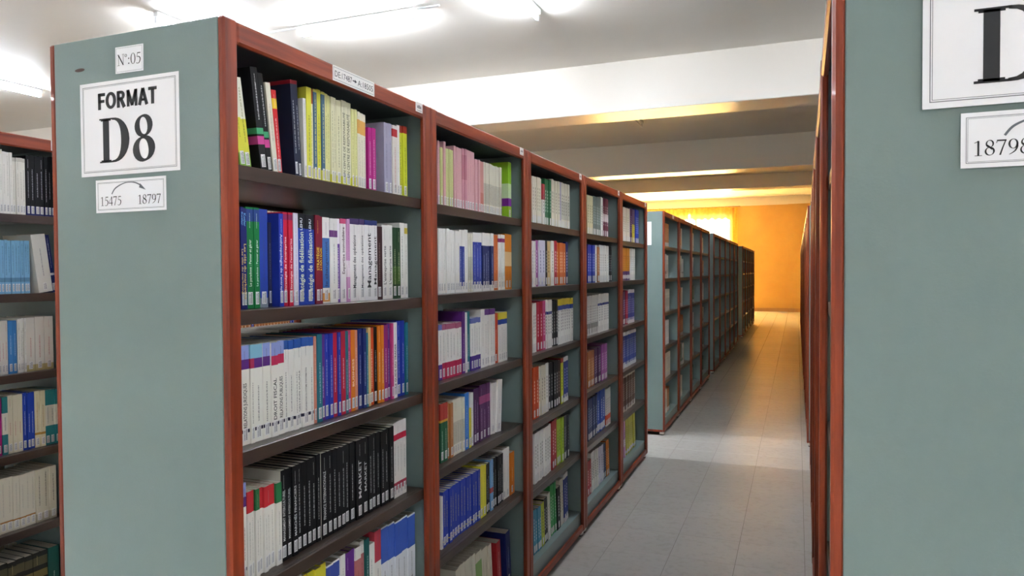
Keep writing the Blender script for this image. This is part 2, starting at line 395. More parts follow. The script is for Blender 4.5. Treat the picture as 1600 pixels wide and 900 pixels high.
# ------------------------------------------------------------------ lettering
def smooth(pts, n=6):
    out = []
    P = [pts[0]]+list(pts)+[pts[-1]]
    for i in range(1, len(P)-2):
        p0, p1, p2, p3 = P[i-1:i+3]
        for k in range(n):
            t = k/n
            out.append(tuple(.5*((2*p1[j])+(-p0[j]+p2[j])*t+(2*p0[j]-5*p1[j]+4*p2[j]-p3[j])*t*t+(-p0[j]+3*p1[j]-3*p2[j]+p3[j])*t**3) for j in range(3)))
    out.append(tuple(pts[-1])); return out
def strip(q, pts, sm=True, closed=False):
    """stroke of varying width: pts = (x, y, width)"""
    p = smooth(pts) if sm else list(pts)
    if closed: p = list(pts)+[pts[0]]
    L = []
    for i, (x, y, w_) in enumerate(p):
        if closed: a = p[i-1 if i else len(p)-2]; b_ = p[i+1 if i < len(p)-1 else 1]
        else: a = p[max(i-1, 0)]; b_ = p[min(i+1, len(p)-1)]
        dx, dy = b_[0]-a[0], b_[1]-a[1]; l = math.hypot(dx, dy) or 1
        nx, ny = -dy/l*w_/2, dx/l*w_/2; L.append(((x+nx, y+ny), (x-nx, y-ny)))
    for i in range(len(L)-1): q.append([L[i][1], L[i+1][1], L[i+1][0], L[i][0]])
def rect(q, x0, x1, y0, y1): q.append([(x0, y0), (x1, y0), (x1, y1), (x0, y1)])
def ell(q, cx, cy, rx, ry, thin, thick, tilt=0, n=26):
    pts = []
    for k in range(n):
        t = 2*math.pi*k/n; w_ = thin+(thick-thin)*abs(math.cos(t+tilt))**1.4
        pts.append((cx+rx*math.cos(t), cy+ry*math.sin(t), w_))
    strip(q, pts, closed=True)
def glyph(ch, B=False):
    q = []; tn, tk = (.035, .17) if B else (.032, .085)
    if ch == 'F': rect(q, .06, .29, 0, 1); rect(q, .06, .62, .81, 1); rect(q, .06, .57, .41, .59); return q, .66
    if ch == 'O': ell(q, .40, .5, .29, .42, .18, .24); return q, .80
    if ch == 'R': rect(q, .06, .29, 0, 1); strip(q, [(.1, .91, .18), (.40, .91, .18), (.52, .85, .2), (.56, .73, .23), (.52, .60, .2), (.40, .54, .17), (.1, .54, .17)]); strip(q, [(.37, .52, .24), (.63, 0, .25)], False); return q, .76
    if ch == 'M': rect(q, .05, .26, 0, 1); rect(q, .64, .85, 0, 1); strip(q, [(.15, .97, .24), (.45, .05, .2)], False); strip(q, [(.75, .97, .24), (.45, .05, .2)], False); return q, .90
    if ch == 'A': strip(q, [(.36, .99, .22), (.10, 0, .23)], False); strip(q, [(.36, .99, .22), (.64, 0, .23)], False); rect(q, .2, .54, .24, .38); return q, .73
    if ch == 'T': rect(q, .03, .65, .81, 1); rect(q, .225, .455, 0, .9); return q, .68
    if ch == 'D':
        rect(q, .09, .25, .02, .98); rect(q, 0, .36, 0, .035); rect(q, 0, .36, .965, 1.0); rect(q, .04, .30, .03, .06); rect(q, .04, .30, .94, .97)
        pts = []
        for k in range(17):
            t = math.pi/2-math.pi*k/16; c = max(math.cos(t), 0)
            pts.append((.33+.335*c**.85, .5+.4785*math.sin(t), .043+.17*c**1.6))
        strip(q, pts, sm=False); return q, .76
    if ch == '8' and B:
        ell(q, .27, .765, .155, .213, .045, .13, -.25); ell(q, .27, .27, .19, .247, .045, .165, -.25); return q, .54
    if ch == '0': ell(q, .25, .5, .185, .475, tn, tk); return q, .5
    if ch == '8': ell(q, .25, .755, .145, .225, tn, tk*.85, -.4); ell(q, .25, .275, .18, .255, tn, tk*.95, -.4); strip(q, [(.14, .68, .06), (.25, .53, .09), (.37, .38, .07)]); return q, .5
    if ch == '9': ell(q, .25, .68, .17, .295, tn, tk); strip(q, [(.42, .66, .08), (.41, .45, .08), (.31, .2, .06), (.08, .0, .03)]); return q, .5
    if ch == '1': rect(q, .215, .30, .03, .97); rect(q, .1, .42, 0, .035); strip(q, [(.08, .85, .03), (.18, .9, .04), (.26, .985, .03)]); return q, .5
    if ch == '7': rect(q, .05, .46, .89, .98); strip(q, [(.425, .92, .05), (.31, .5, .06), (.19, 0, .075)], False); strip(q, [(.07, .97, .03), (.04, .78, .03)], False); return q, .5
    if ch == '5': rect(q, .15, .44, .9, .98); strip(q, [(.165, .96, .035), (.115, .57, .035)], False); strip(q, [(.11, .58, .035), (.24, .615, .06), (.39, .5, .085), (.41, .3, .09), (.32, .08, .07), (.18, .015, .045), (.05, .07, .06)]); return q, .5
    if ch == '4': strip(q, [(.36, .97, .035), (.03, .30, .035)], False); rect(q, .02, .48, .24, .31); rect(q, .315, .40, 0, .98); return q, .5
    if ch == 'N': rect(q, .1, .135, .02, .98); rect(q, .54, .575, .05, .98); strip(q, [(.1, .97, .1), (.57, .03, .09)], False); rect(q, 0, .22, 0, .03); rect(q, 0, .16, .97, 1); rect(q, .45, .67, .97, 1); return q, .68
    if ch == 'o': ell(q, .13, .84, .085, .12, .03, .05); return q, .28
    if ch == ':': ell(q, .12, .56, .03, .035, .06, .06, 0, 8); ell(q, .12, .12, .03, .035, .06, .06, 0, 8); return q, .27
    return q, .3
def write(mb, text, x0, z0, width, height, B=False, gap=.0):
    tot = sum(glyph(c, B)[1]+gap for c in text)-gap; k = width/tot; x = x0
    for c in text:
        q, adv = glyph(c, B)
        for poly in q: mb.quad([(x+px*k, 0, z0+pz*height) for px, pz in poly])
        x += (adv+gap)*k
text_cache = {}
def text_mesh(body, bold=0.0):
    """flat sans lettering in XY, returns (mesh, width, cap height)"""
    if (body, bold) in text_cache: return text_cache[body, bold]
    cu = bpy.data.curves.new('lettering', 'FONT'); cu.body = body; cu.size = 1; cu.resolution_u = 2; cu.offset = bold
    o = bpy.data.objects.new('lettering_tmp', cu); C.objects.link(o)
    bpy.context.view_layer.update()
    me = bpy.data.meshes.new_from_object(o.evaluated_get(bpy.context.evaluated_depsgraph_get()))
    me.name = 'lettering'; bpy.data.objects.remove(o)
    xs = [v_.co.x for v_ in me.vertices]; x0, x1 = min(xs), max(xs)
    for v_ in me.vertices: v_.co.x -= (x0+x1)/2; v_.co.y -= .36; v_.co.z = 0
    me.materials.clear()
    text_cache[body, bold] = (me, x1-x0, .73); return text_cache[body, bold]

def border(mb, w_, h_, ins, th):
    for i_, t_ in ((ins, th), (ins+th*2.6, th*.6)):
        for (a, b_, c, d) in ((i_, w_-i_, i_, i_+t_), (i_, w_-i_, h_-i_-t_, h_-i_), (i_, i_+t_, i_, h_-i_), (w_-i_-t_, w_-i_, i_, h_-i_)):
            mb.quad([(a, 0, c), (b_, 0, c), (b_, 0, d), (a, 0, d)])
def sign(name, x, y, z, w_, h_, label, group=None, tilt=0):
    mb = MB(); mb.box(0, w_, -.0006, 0, 0, h_); o = obj(name, mb.mesh(name, M['paper']), None, (x, y, z)); o.rotation_euler = (0, tilt, 0)
    tag(o, label, 'sign', group); return o
def part(name, mb, mt, parent, dy): return obj(name, mb.mesh(name, mt), parent, (0, dy, 0))
YS = FY+.0012
def big_sign(x, y, z, label, eight=True, word=True):
    s = sign('paper_sign', x, y, z, .297, .21, label, 'paper signs on the bookcase ends')
    mb = MB(); border(mb, .297, .21, .0085, .0011); part('border', mb, M['greyink'], s, -.0009)
    mb = MB(); write(mb, 'D', .060, .0285, .090, .099, True)
    if eight: write(mb, '8', .161, .0255, .066, .101, True)
    part('lettering', mb, M['ink'], s, -.0010)
    if word:
        mb = MB(); write(mb, 'FORMAT', .0545, .1478, .181, .0368, True); part('heading', mb, M['ink'], s, -.0010)
    return s
big_sign(-1.5207, YS, .4315+CAM_Z-.21, 'white paper sign reading FORMAT D8 on the green end panel')
def range_sign(x, y, z, w_, h_, a_, b_, label):
    s = sign('paper_sign', x, y, z, w_, h_, label, 'paper signs on the bookcase ends')
    mb = MB(); border(mb, w_, h_, .006, .0007); part('border', mb, M['greyink'], s, -.0009)
    mb = MB(); write(mb, a_, .0135, .0155, .066, .0205)
    if b_: write(mb, b_, .128, .0155, .069, .0205)
    part('lettering', mb, M['ink'], s, -.0010)
    mb = MB(); q = []
    strip(q, [(.050, .041, .003), (.062, .054, .003), (.090, .064, .002), (.118, .064, .0025), (.140, .056, .003)])
    q.append([(.136, .061), (.133, .052), (.153, .046), (.153, .046)])
    for poly in q: mb.quad([(px, 0, pz) for px, pz in poly])
    part('arrow', mb, M['greyink'], s, -.0010)
range_sign(-1.4761, YS, .212+CAM_Z-.0737, .2114, .0737, '15475', '18797', 'small white paper reading 15475 to 18797 under the D8 sign')
s = sign('paper_sign', -1.4081, YS, .5026+CAM_Z-.0579, .0834, .0579, 'small white paper reading number 05 above the D8 sign', 'paper signs on the bookcase ends', .01)
mb = MB(); border(mb, .0834, .0579, .0025, .0004); part('border', mb, M['greyink'], s, -.0009)
mb = MB(); write(mb, 'No:05', .006, .0165, .0715, .0245); part('lettering', mb, M['ink'], s, -.0010)
YR = RY0+.0012
big_sign(.1583, YR, .4278+CAM_Z-.21, 'large white paper sign with a big letter D, cropped by the photo', False, False)
range_sign(.204, YR, .2086+CAM_Z-.0737, .2114, .0737, '18798', '', 'small white paper starting 18798 on the right end panel')
sign('paper_sign', -1.512, 6.45+.0012, 1.711, .297, .21, 'plain white sheet on the end panel past the floor gap', 'paper signs on the bookcase ends')
# stickers on the top rails
def sticker(y, z, w_, h_, label, lines):
    mb = MB(); mb.box(0, .0004, 0, w_, 0, h_); o = obj('rail_sticker', mb.mesh('rail_sticker', M['tape']), None, (FX-.0014, y, z))
    tag(o, label, 'sticker', 'stickers on the top rails'); lines(o, w_, h_); return o
def long_lines(o, w_, h_):
    mb = MB(); 
    for (a, b_, c, d) in ((.003, w_-.003, .004, .0048), (.003, w_-.003, h_-.0048, h_-.004), (.003, .0038, .004, h_-.004), (w_-.0038, w_-.003, .004, h_-.004)):
        mb.quad([(.0006, a, c), (.0006, b_, c), (.0006, b_, d), (.0006, a, d)])
    q = []; strip(q, [(.088, h_/2, .003), (.100, h_/2, .003)], False); q.append([(.098, h_/2+.005), (.098, h_/2-.005), (.108, h_/2), (.108, h_/2)])
    for poly in q: mb.quad([(.0007, py, pz) for py, pz in poly])
    obj('border', mb.mesh('border', M['ink']), o)
    for tx, cy, wd in (('DE:17487', .047, .076), ('A:18505', .149, .074)):
        me, w0, ch = text_mesh(tx); me = me.copy(); me.materials.append(M['ink']); t = obj('lettering', me, o)
        t.matrix_basis = Matrix(((0, 0, 1, .0008), (wd/w0, 0, 0, cy), (0, .016/ch, 0, h_/2), (0, 0, 0, 1)))
def short_lines(o, w_, h_):
    mb = MB()
    for k in range(3):
        z = h_*(.62-.12*k); mb.quad([(.0006, w_*.2, z), (.0006, w_*.8, z), (.0006, w_*.5+w_*.3*(k != 0), z+h_*.08), (.0006, w_*.5-w_*.3*(k != 0), z+h_*.08)])
    mb.quad([(.0006, w_*.2, h_*.14), (.0006, w_*.85, h_*.14), (.0006, w_*.85, h_*.18), (.0006, w_*.2, h_*.18)])
    obj('emblem', mb.mesh('emblem', M['label_ink']), o)
sticker(FY+.377, 1.972, .194, .039, 'white rail label reading DE:17487 to A:18505 on the nearest bay', long_lines)
for k in range(5):
    sticker(FY+k*UW+UW-.096, 1.981, .044, .031, 'tiny white sticker at the far end of the %s D8 top rail' % pos[k], short_lines)
mb = MB(); mb.box(0, .0004, 0, .03, 0, .04); o = obj('rail_sticker', mb.mesh('rail_sticker', M['tape']), None, (LX-.0014, LY+UW-.08, 1.972))
tag(o, 'tiny white sticker on the left edge bookcase rail', 'sticker', 'stickers on the top rails'); short_lines(o, .03, .04)
mb = MB(); mb.box(0, .0004, 0, .10, 0, .034); o = obj('rail_sticker', mb.mesh('rail_sticker', M['tape']), None, (FX-.0014, 6.45+.45, 1.975))
tag(o, 'pale rail label on the near bay past the floor gap', 'sticker', 'stickers on the top rails')

ROWS = [
 (1,0,0.055,[(0.1048, 0.1244, 1, 0.204, 'wyg', 9), (0.1244, 0.1444, 1, 0.203, 'wyg', 9), (0.161, 0.1838, 1, 0.233, 'blkmg', 8, 0.012), (0.198, 0.2153, 1, 0.23, 'blkmg', 8), (0.2153, 0.2323, 1, 0.214, 'cream', 7), (0.2323, 0.2497, 1, 0.2, 'redy', 6), (0.2802, 0.2944, 1, 0.236, 'navyred', 4, 0.01), (0.3072, 0.3197, 1, 0.24, 'navyred', 4), (0.3253, 0.3366, 1, 0.204, 'white', 1), (0.3366, 0.3567, 1, 0.237, 'yel'), (0.3567, 0.3698, 1, 0.237, 'orgtop'), (0.3698, 0.3846, 1, 0.239, 'yelblue'), (0.3846, 0.4011, 1, 0.24, 'yel'), (0.4011, 0.4149, 1, 0.238, 'yelblue'), (0.4149, 0.4413, 2, 0.237, 'yelc'), (0.4413, 0.4669, 2, 0.235, 'creamy'), (0.4669, 0.4881, 1, 0.231, 'creamy'), (0.4881, 0.5097, 1, 0.236, 'resp'), (0.5097, 0.537, 1, 0.235, 'resp'), (0.537, 0.5632, 2, 0.222, 'yelc'), (0.5632, 0.5864, 2, 0.22, 'creamo'), (0.5864, 0.612, 2, 0.219, 'creamo'), (0.6175, 0.6363, 1, 0.185, 'mag'), (0.6363, 0.6572, 1, 0.187, 'mag'), (0.7043, 0.7327, 1, 0.217, 'lilac'), (0.7327, 0.7492, 1, 0.218, 'lilac'), (0.7513, 0.7809, 1, 0.217, 'reddot'), (0.7809, 0.7981, 1, 0.222, 'white'), (0.7981, 0.8178, 1, 0.225, 'lime'), (0.8178, 0.8422, 1, 0.226, 'lime')]),
 (1,1,0.055,[(0.0999, 0.1101, 1, 0.228, 'kotler'), (0.1101, 0.1227, 1, 0.228, 'kotler'), (0.1227, 0.1465, 1, 0.231, 'green'), (0.1465, 0.1653, 1, 0.232, 'green'), (0.1653, 0.1933, 1, 0.231, 'bluegrey'), (0.2179, 0.2299, 1, 0.202, 'darkblue', 0, -0.02), (0.2082, 0.2304, 1, 0.224, 'anthro'), (0.2304, 0.2468, 1, 0.225, 'anthro'), (0.2468, 0.2642, 1, 0.228, 'crim'), (0.2642, 0.2807, 1, 0.229, 'crim'), (0.2807, 0.2981, 1, 0.228, 'lilwhite'), (0.2981, 0.3316, 1, 0.229, 'fidel'), (0.3316, 0.3662, 1, 0.229, 'fidel'), (0.3662, 0.3852, 1, 0.229, 'strat'), (0.3852, 0.4022, 1, 0.229, 'strat'), (0.4022, 0.4318, 1, 0.228, 'whblue'), (0.4318, 0.465, 1, 0.226, 'whpur'), (0.465, 0.4806, 1, 0.228, 'purwh'), (0.4806, 0.5059, 1, 0.229, 'expert'), (0.5059, 0.5195, 1, 0.229, 'pinkwh'), (0.5195, 0.5683, 1, 0.232, 'manop'), (0.5683, 0.5943, 1, 0.233, 'manop'), (0.5943, 0.6344, 1, 0.233, 'manag'), (0.6344, 0.6589, 1, 0.232, 'manag'), (0.6589, 0.6927, 1, 0.217, 'brown'), (0.6927, 0.725, 1, 0.224, 'entre'), (0.725, 0.754, 1, 0.225, 'entre'), (0.754, 0.7777, 1, 0.221, 'dgreen'), (0.7777, 0.7985, 1, 0.221, 'dgreen'), (0.7985, 0.8276, 1, 0.238, 'whitet'), (0.8276, 0.8464, 1, 0.237, 'whyel'), (0.8464, 0.8758, 1, 0.238, 'whyel')]),
 (1,2,0.055,[(0.0971, 0.1263, 1, 0.226, 'dwpur:RELATIONS JURIDIQUES'), (0.1263, 0.1389, 1, 0.225, 'dwcyr'), (0.1389, 0.1684, 1, 0.226, 'dwcyp'), (0.1684, 0.1939, 1, 0.226, 'dwpur'), (0.1939, 0.2176, 1, 0.225, 'dwred:DROIT FISCAL'), (0.2176, 0.2425, 1, 0.225, 'dwred:RELATIONS PUBLIQUES'), (0.2425, 0.2602, 1, 0.225, 'dwblue'), (0.2602, 0.2783, 1, 0.225, 'dwblue'), (0.2783, 0.2939, 1, 0.226, 'dwblue'), (0.2939, 0.3098, 1, 0.225, 'dwblue:GESTION SOCIALE'), (0.3098, 0.3388, 1, 0.225, "dwblue:ORGANISATION DU SYSTEME D'INFORMATION"), (0.3388, 0.3554, 1, 0.226, 'dwblue'), (0.3569, 0.3679, 1, 0.227, 'salmon'), (0.3679, 0.3889, 1, 0.228, 'teal'), (0.3889, 0.4056, 1, 0.227, 'purple'), (0.4056, 0.4226, 1, 0.226, 'blue'), (0.4226, 0.4399, 1, 0.226, 'blue'), (0.4399, 0.4592, 1, 0.227, 'crimson'), (0.4592, 0.4722, 1, 0.228, 'blue'), (0.4722, 0.4929, 1, 0.228, 'crimson'), (0.4929, 0.5071, 1, 0.227, 'teal'), (0.5071, 0.5242, 1, 0.228, 'pink'), (0.5242, 0.5442, 1, 0.228, 'orange:BUSINESS'), (0.5442, 0.56, 1, 0.228, 'salmon'), (0.56, 0.5789, 1, 0.229, 'navy'), (0.5789, 0.5953, 1, 0.228, 'navy'), (0.5953, 0.6054, 1, 0.215, 'teal'), (0.6054, 0.6184, 1, 0.228, 'sand'), (0.6184, 0.6412, 1, 0.228, 'ored'), (0.6412, 0.6595, 1, 0.229, 'black'), (0.6595, 0.691, 2, 0.23, 'orange'), (0.691, 0.7152, 1, 0.23, 'magpur'), (0.7152, 0.7337, 1, 0.231, 'purple'), (0.7337, 0.7462, 1, 0.232, 'pink'), (0.7462, 0.7684, 1, 0.233, 'trader'), (0.7684, 0.7986, 1, 0.237, 'blue'), (0.7986, 0.8173, 1, 0.236, 'blue'), (0.8173, 0.833, 1, 0.229, 'teal')]),
 (1,3,0.055,[(0.0953, 0.1081, 1, 0.228, 'dwpur'), (0.1081, 0.124, 1, 0.203, 'esred'), (0.124, 0.1341, 1, 0.204, 'esred'), (0.1341, 0.1475, 1, 0.204, 'esgreen'), (0.1475, 0.1622, 1, 0.201, 'esred'), (0.1622, 0.1747, 1, 0.2, 'esred'), (0.1747, 0.1874, 1, 0.199, 'esred'), (0.1874, 0.2035, 1, 0.199, 'esred'), (0.2035, 0.2232, 1, 0.199, 'esgreen'), (0.2232, 0.2453, 1, 0.222, 'black:MANAGEMENT INTERCULTUREL'), (0.2453, 0.2638, 1, 0.221, 'black:MANAGEMENT INTERCULTUREL'), (0.2638, 0.2849, 1, 0.222, 'black:MARCHÉS FINANCIERS'), (0.2849, 0.3042, 1, 0.223, 'black'), (0.3042, 0.3246, 1, 0.223, 'black'), (0.3246, 0.344, 1, 0.224, 'black'), (0.344, 0.363, 1, 0.225, 'black'), (0.363, 0.38, 1, 0.227, 'black'), (0.38, 0.4094, 1, 0.227, 'black:FINANCE INTERNATIONALE'), (0.4094, 0.4305, 1, 0.225, 'black'), (0.4305, 0.4504, 1, 0.225, 'black'), (0.4504, 0.4698, 1, 0.225, 'black'), (0.4698, 0.4913, 1, 0.225, 'black'), (0.4913, 0.5124, 1, 0.225, 'black'), (0.5124, 0.5393, 1, 0.224, 'black'), (0.5393, 0.5754, 1, 0.225, 'black:MARKET'), (0.5754, 0.604, 1, 0.224, 'black:MARKET'), (0.604, 0.6254, 1, 0.225, 'black'), (0.6254, 0.6473, 1, 0.225, 'black'), (0.6473, 0.6685, 1, 0.225, 'black'), (0.6685, 0.6891, 1, 0.225, 'black'), (0.6891, 0.7144, 1, 0.226, 'black'), (0.7144, 0.7412, 1, 0.227, 'black'), (0.7412, 0.761, 1, 0.234, 'whcrim'), (0.761, 0.7799, 1, 0.235, 'whcrim'), (0.7799, 0.798, 1, 0.235, 'whcrim'), (0.798, 0.8211, 1, 0.236, 'whcrim')]),
 (1,4,0.055,[(0.0949, 0.1922, 6, 0.27, 'cream'), (0.1922, 0.2939, 5, 0.257, 'white'), (0.2939, 0.3996, 4, 0.246, 'yellow'), (0.3996, 0.4287, 1, 0.234, 'blwh'), (0.4287, 0.4603, 1, 0.235, 'blwh'), (0.4603, 0.4825, 1, 0.24, 'white'), (0.4825, 0.5079, 1, 0.237, 'purple'), (0.5079, 0.532, 1, 0.236, 'purple'), (0.532, 0.5595, 1, 0.234, 'whredb'), (0.5595, 0.5801, 1, 0.242, 'whredb'), (0.5801, 0.6011, 1, 0.241, 'dteal'), (0.6011, 0.6364, 1, 0.215, 'whitet'), (0.6364, 0.6717, 1, 0.245, 'redwh'), (0.6717, 0.7447, 2, 0.244, 'blwhbig'), (0.7447, 0.826, 2, 0.237, 'blwhbig'), (0.826, 0.8712, 1, 0.23, 'blwhbig')]),
 (2,0,0.055,[(0.1594, 0.1716, 1, 0.227, 'pink2'), (0.1716, 0.1964, 2, 0.207, 'ygreen'), (0.1964, 0.2121, 1, 0.229, 'pink2'), (0.2121, 0.2712, 4, 0.209, 'ygreen'), (0.2822, 0.3503, 4, 0.228, 'pink2'), (0.3503, 0.3856, 2, 0.231, 'pink3'), (0.3879, 0.4588, 3, 0.231, 'pink2'), (0.4588, 0.5045, 3, 0.207, 'pink2'), (0.5045, 0.5424, 2, 0.205, 'pinkr'), (0.5437, 0.7244, 10, 0.206, 'creamtx'), (0.8081, 0.8428, 1, 0.243, 'limep')]),
 (2,1,0.055,[(0.1551, 0.2444, 5, 0.229, 'white'), (0.2444, 0.3242, 4, 0.226, 'white'), (0.3242, 0.3685, 2, 0.232, 'whblband'), (0.3685, 0.3976, 1, 0.235, 'white'), (0.3976, 0.4348, 2, 0.223, 'creamtx'), (0.4348, 0.52, 3, 0.227, 'bluebox'), (0.52, 0.6337, 4, 0.231, 'navybox'), (0.6337, 0.6883, 2, 0.227, 'orangeb'), (0.6883, 0.7586, 3, 0.231, 'whmag'), (0.7586, 0.8417, 2, 0.236, 'orangemid')]),
 (2,2,0.055,[(0.153, 0.1795, 1, 0.196, 'whpurb'), (0.1795, 0.331, 6, 0.194, 'whcrimb'), (0.3346, 0.3594, 1, 0.231, 'purple'), (0.3594, 0.3775, 1, 0.228, 'white'), (0.3775, 0.4087, 1, 0.229, 'teal'), (0.4105, 0.5025, 4, 0.202, 'whpurb'), (0.5025, 0.5385, 1, 0.23, 'white'), (0.5385, 0.6474, 4, 0.229, 'whpurt'), (0.6474, 0.6847, 1, 0.208, 'ored'), (0.6847, 0.7807, 4, 0.208, 'ybw')]),
 (2,3,0.055,[(0.1513, 0.1762, 1, 0.208, 'greenred'), (0.1762, 0.2052, 1, 0.208, 'greenred'), (0.2071, 0.2519, 2, 0.197, 'tan'), (0.2519, 0.348, 5, 0.202, 'creamtx'), (0.348, 0.3851, 1, 0.214, 'sky'), (0.3851, 0.4061, 1, 0.15, 'yellow'), (0.4061, 0.4338, 1, 0.204, 'white'), (0.4338, 0.4909, 1, 0.216, 'dpurple'), (0.4909, 0.595, 3, 0.222, 'purpband'), (0.5998, 0.6511, 1, 0.208, 'white', -5), (0.6511, 0.699, 1, 0.216, 'white', -5)]),
 (2,4,0.055,[(0.152, 0.1645, 1, 0.187, 'white'), (0.1645, 0.4837, 13, 0.198, 'goldblue'), (0.4837, 0.513, 1, 0.208, 'yellow'), (0.513, 0.5429, 1, 0.205, 'yellow'), (0.5429, 0.5852, 2, 0.2, 'black'), (0.5852, 0.6117, 1, 0.209, 'ltblue'), (0.6117, 0.7248, 5, 0.206, 'black'), (0.7248, 0.7994, 2, 0.216, 'white'), (0.8021, 0.8548, 1, 0.183, 'orange')]),
 (2,5,0.055,[(0.2807, 0.4563, 6, 0.26, 'creamtx', 5), (0.4563, 0.5167, 2, 0.252, 'creamgr', 5), (0.5167, 0.6061, 3, 0.245, 'cream', 5), (0.6653, 0.706, 1, 0.223, 'redb', 5), (0.7584, 0.807, 1, 0.23, 'navy', 5)]),
 (3,0,0.055,[(0.2093, 0.3403, 5, 0.225, 'cream'), (0.3439, 0.3763, 1, 0.202, 'redwh'), (0.38, 0.4773, 2, 0.233, 'dgreen2'), (0.4773, 0.6163, 4, 0.241, 'cream'), (0.6163, 0.6453, 1, 0.242, 'lilac'), (0.6495, 0.7968, 3, 0.244, 'creamtx')]),
 (3,1,0.055,[(0.2044, 0.2448, 2, 0.217, 'white'), (0.2482, 0.286, 1, 0.221, 'mag2'), (0.2895, 0.3897, 2, 0.224, 'lilwhite'), (0.3897, 0.4155, 1, 0.226, 'black'), (0.4155, 0.4684, 1, 0.224, 'sand'), (0.4684, 0.5148, 1, 0.227, 'white'), (0.5188, 0.5624, 1, 0.229, 'crimson'), (0.5624, 0.721, 2, 0.222, 'orangeb'), (0.7253, 0.7649, 1, 0.229, 'navy')]),
 (3,2,0.055,[(0.1997, 0.2571, 2, 0.233, 'white'), (0.2605, 0.3377, 1, 0.238, 'crimson'), (0.3377, 0.3775, 1, 0.24, 'pink'), (0.3775, 0.4789, 1, 0.242, 'whbluebd'), (0.4789, 0.5817, 2, 0.235, 'black'), (0.5817, 0.8457, 6, 0.238, 'ybw')]),
 (3,3,0.055,[(0.198, 0.2719, 1, 0.245, 'ored'), (0.2757, 0.3805, 2, 0.241, 'cream'), (0.3805, 0.429, 1, 0.245, 'white'), (0.429, 0.5734, 4, 0.24, 'black'), (0.5734, 0.627, 1, 0.235, 'brown'), (0.627, 0.6821, 1, 0.24, 'lime'), (0.6821, 0.7627, 2, 0.241, 'navywh')]),
 (3,4,0.055,[(0.2081, 0.4616, 4, 0.241, 'white'), (0.4657, 0.5556, 1, 0.251, 'redb'), (0.5599, 0.668, 2, 0.238, 'lime2'), (0.6727, 0.7627, 2, 0.232, 'dkgrey')]),
 (3,5,0.055,[(0.2023, 0.3073, 4, 0.213, 'skyteal', 3), (0.3073, 0.3541, 1, 0.215, 'ylime', 4), (0.3541, 0.4103, 1, 0.225, 'black', 4), (0.4103, 0.4598, 2, 0.236, 'white', 4), (0.4598, 0.5539, 1, 0.263, 'pgreen', 4), (0.5539, 0.6072, 1, 0.222, 'black', 3), (0.6072, 0.6759, 1, 0.247, 'cream', 3), (0.6759, 0.7566, 2, 0.262, 'navywh', 3)]),
 (4,0,0.055,[(0.2503, 0.375, 3, 0.234, 'creamy2'), (0.375, 0.5662, 2, 0.241, 'greygr'), (0.5662, 0.6211, 1, 0.25, 'white'), (0.6211, 0.7606, 2, 0.251, 'maroonw')]),
 (4,1,0.055,[(0.2512, 0.4155, 3, 0.229, 'blue'), (0.4155, 0.4729, 1, 0.23, 'white'), (0.4729, 0.5317, 1, 0.22, 'tan'), (0.5317, 0.7626, 4, 0.235, 'white'), (0.7691, 0.8625, 1, 0.232, 'black')]),
 (4,2,0.055,[(0.2471, 0.4922, 4, 0.238, 'whblk'), (0.4922, 0.7781, 4, 0.241, 'whbluebd')]),
 (4,3,0.055,[(0.2491, 0.404, 2, 0.218, 'tan'), (0.404, 0.5633, 2, 0.223, 'dpurple'), (0.5633, 0.7055, 2, 0.231, 'mag2')]),
 (4,4,0.055,[(0.2448, 0.4621, 5, 0.249, 'darkblue2'), (0.4685, 0.6665, 1, 0.264, 'bluebig'), (0.6734, 0.8007, 2, 0.246, 'whored')]),
 (4,5,0.055,[(0.2405, 0.3286, 1, 0.211, 'redb', 4), (0.3286, 0.4896, 2, 0.245, 'whitet', 4), (0.4896, 0.6212, 1, 0.236, 'lilwhite', 4), (0.6212, 0.6968, 1, 0.23, 'darkblue2', 4), (0.6968, 0.7674, 1, 0.239, 'orange', 5)]),
 (5,0,0.055,[(0.2826, 0.5054, 3, 0.248, 'cream'), (0.5054, 0.5894, 1, 0.256, 'dpurple'), (0.5894, 0.6759, 1, 0.254, 'yelpurp'), (0.6759, 0.8198, 1, 0.263, 'blue')]),
 (5,1,0.055,[(0.2788, 0.5182, 1, 0.245, 'binder'), (0.5182, 0.6897, 3, 0.238, 'white')]),
 (5,2,0.055,[(0.275, 0.3684, 1, 0.242, 'dpurple'), (0.3684, 0.4324, 1, 0.244, 'crimson'), (0.4324, 0.6596, 4, 0.249, 'navywh')]),
 (5,3,0.055,[(0.2719, 0.7364, 6, 0.26, 'navywh')]),
 (5,4,0.055,[(0.2753, 0.6975, 5, 0.275, 'brnwh')]),
 (5,5,0.055,[(0.2716, 0.3649, 1, 0.266, 'pinkwh', 3), (0.3822, 0.6841, 1, 0.274, 'ychart', 4)]),
 (0,0,0.05,[(0.5892, 0.6388, 5, 0.242, 'cream'), (0.6388, 0.6615, 2, 0.243, 'white'), (0.6615, 0.6741, 1, 0.236, 'white'), (0.6741, 0.6881, 1, 0.237, 'white'), (0.6881, 0.699, 1, 0.237, 'white'), (0.699, 0.7243, 2, 0.22, 'whred'), (0.7243, 0.75, 2, 0.222, 'whred'), (0.7516, 0.7664, 1, 0.235, 'blkblue'), (0.7664, 0.7846, 1, 0.235, 'blkblue'), (0.7846, 0.8049, 1, 0.236, 'blkblue'), (0.8049, 0.8245, 1, 0.239, 'blkblue'), (0.8245, 0.8386, 1, 0.239, 'blkblue'), (0.8386, 0.8533, 1, 0.24, 'blkblue'), (0.8533, 0.8872, 2, 0.243, 'blkblue')]),
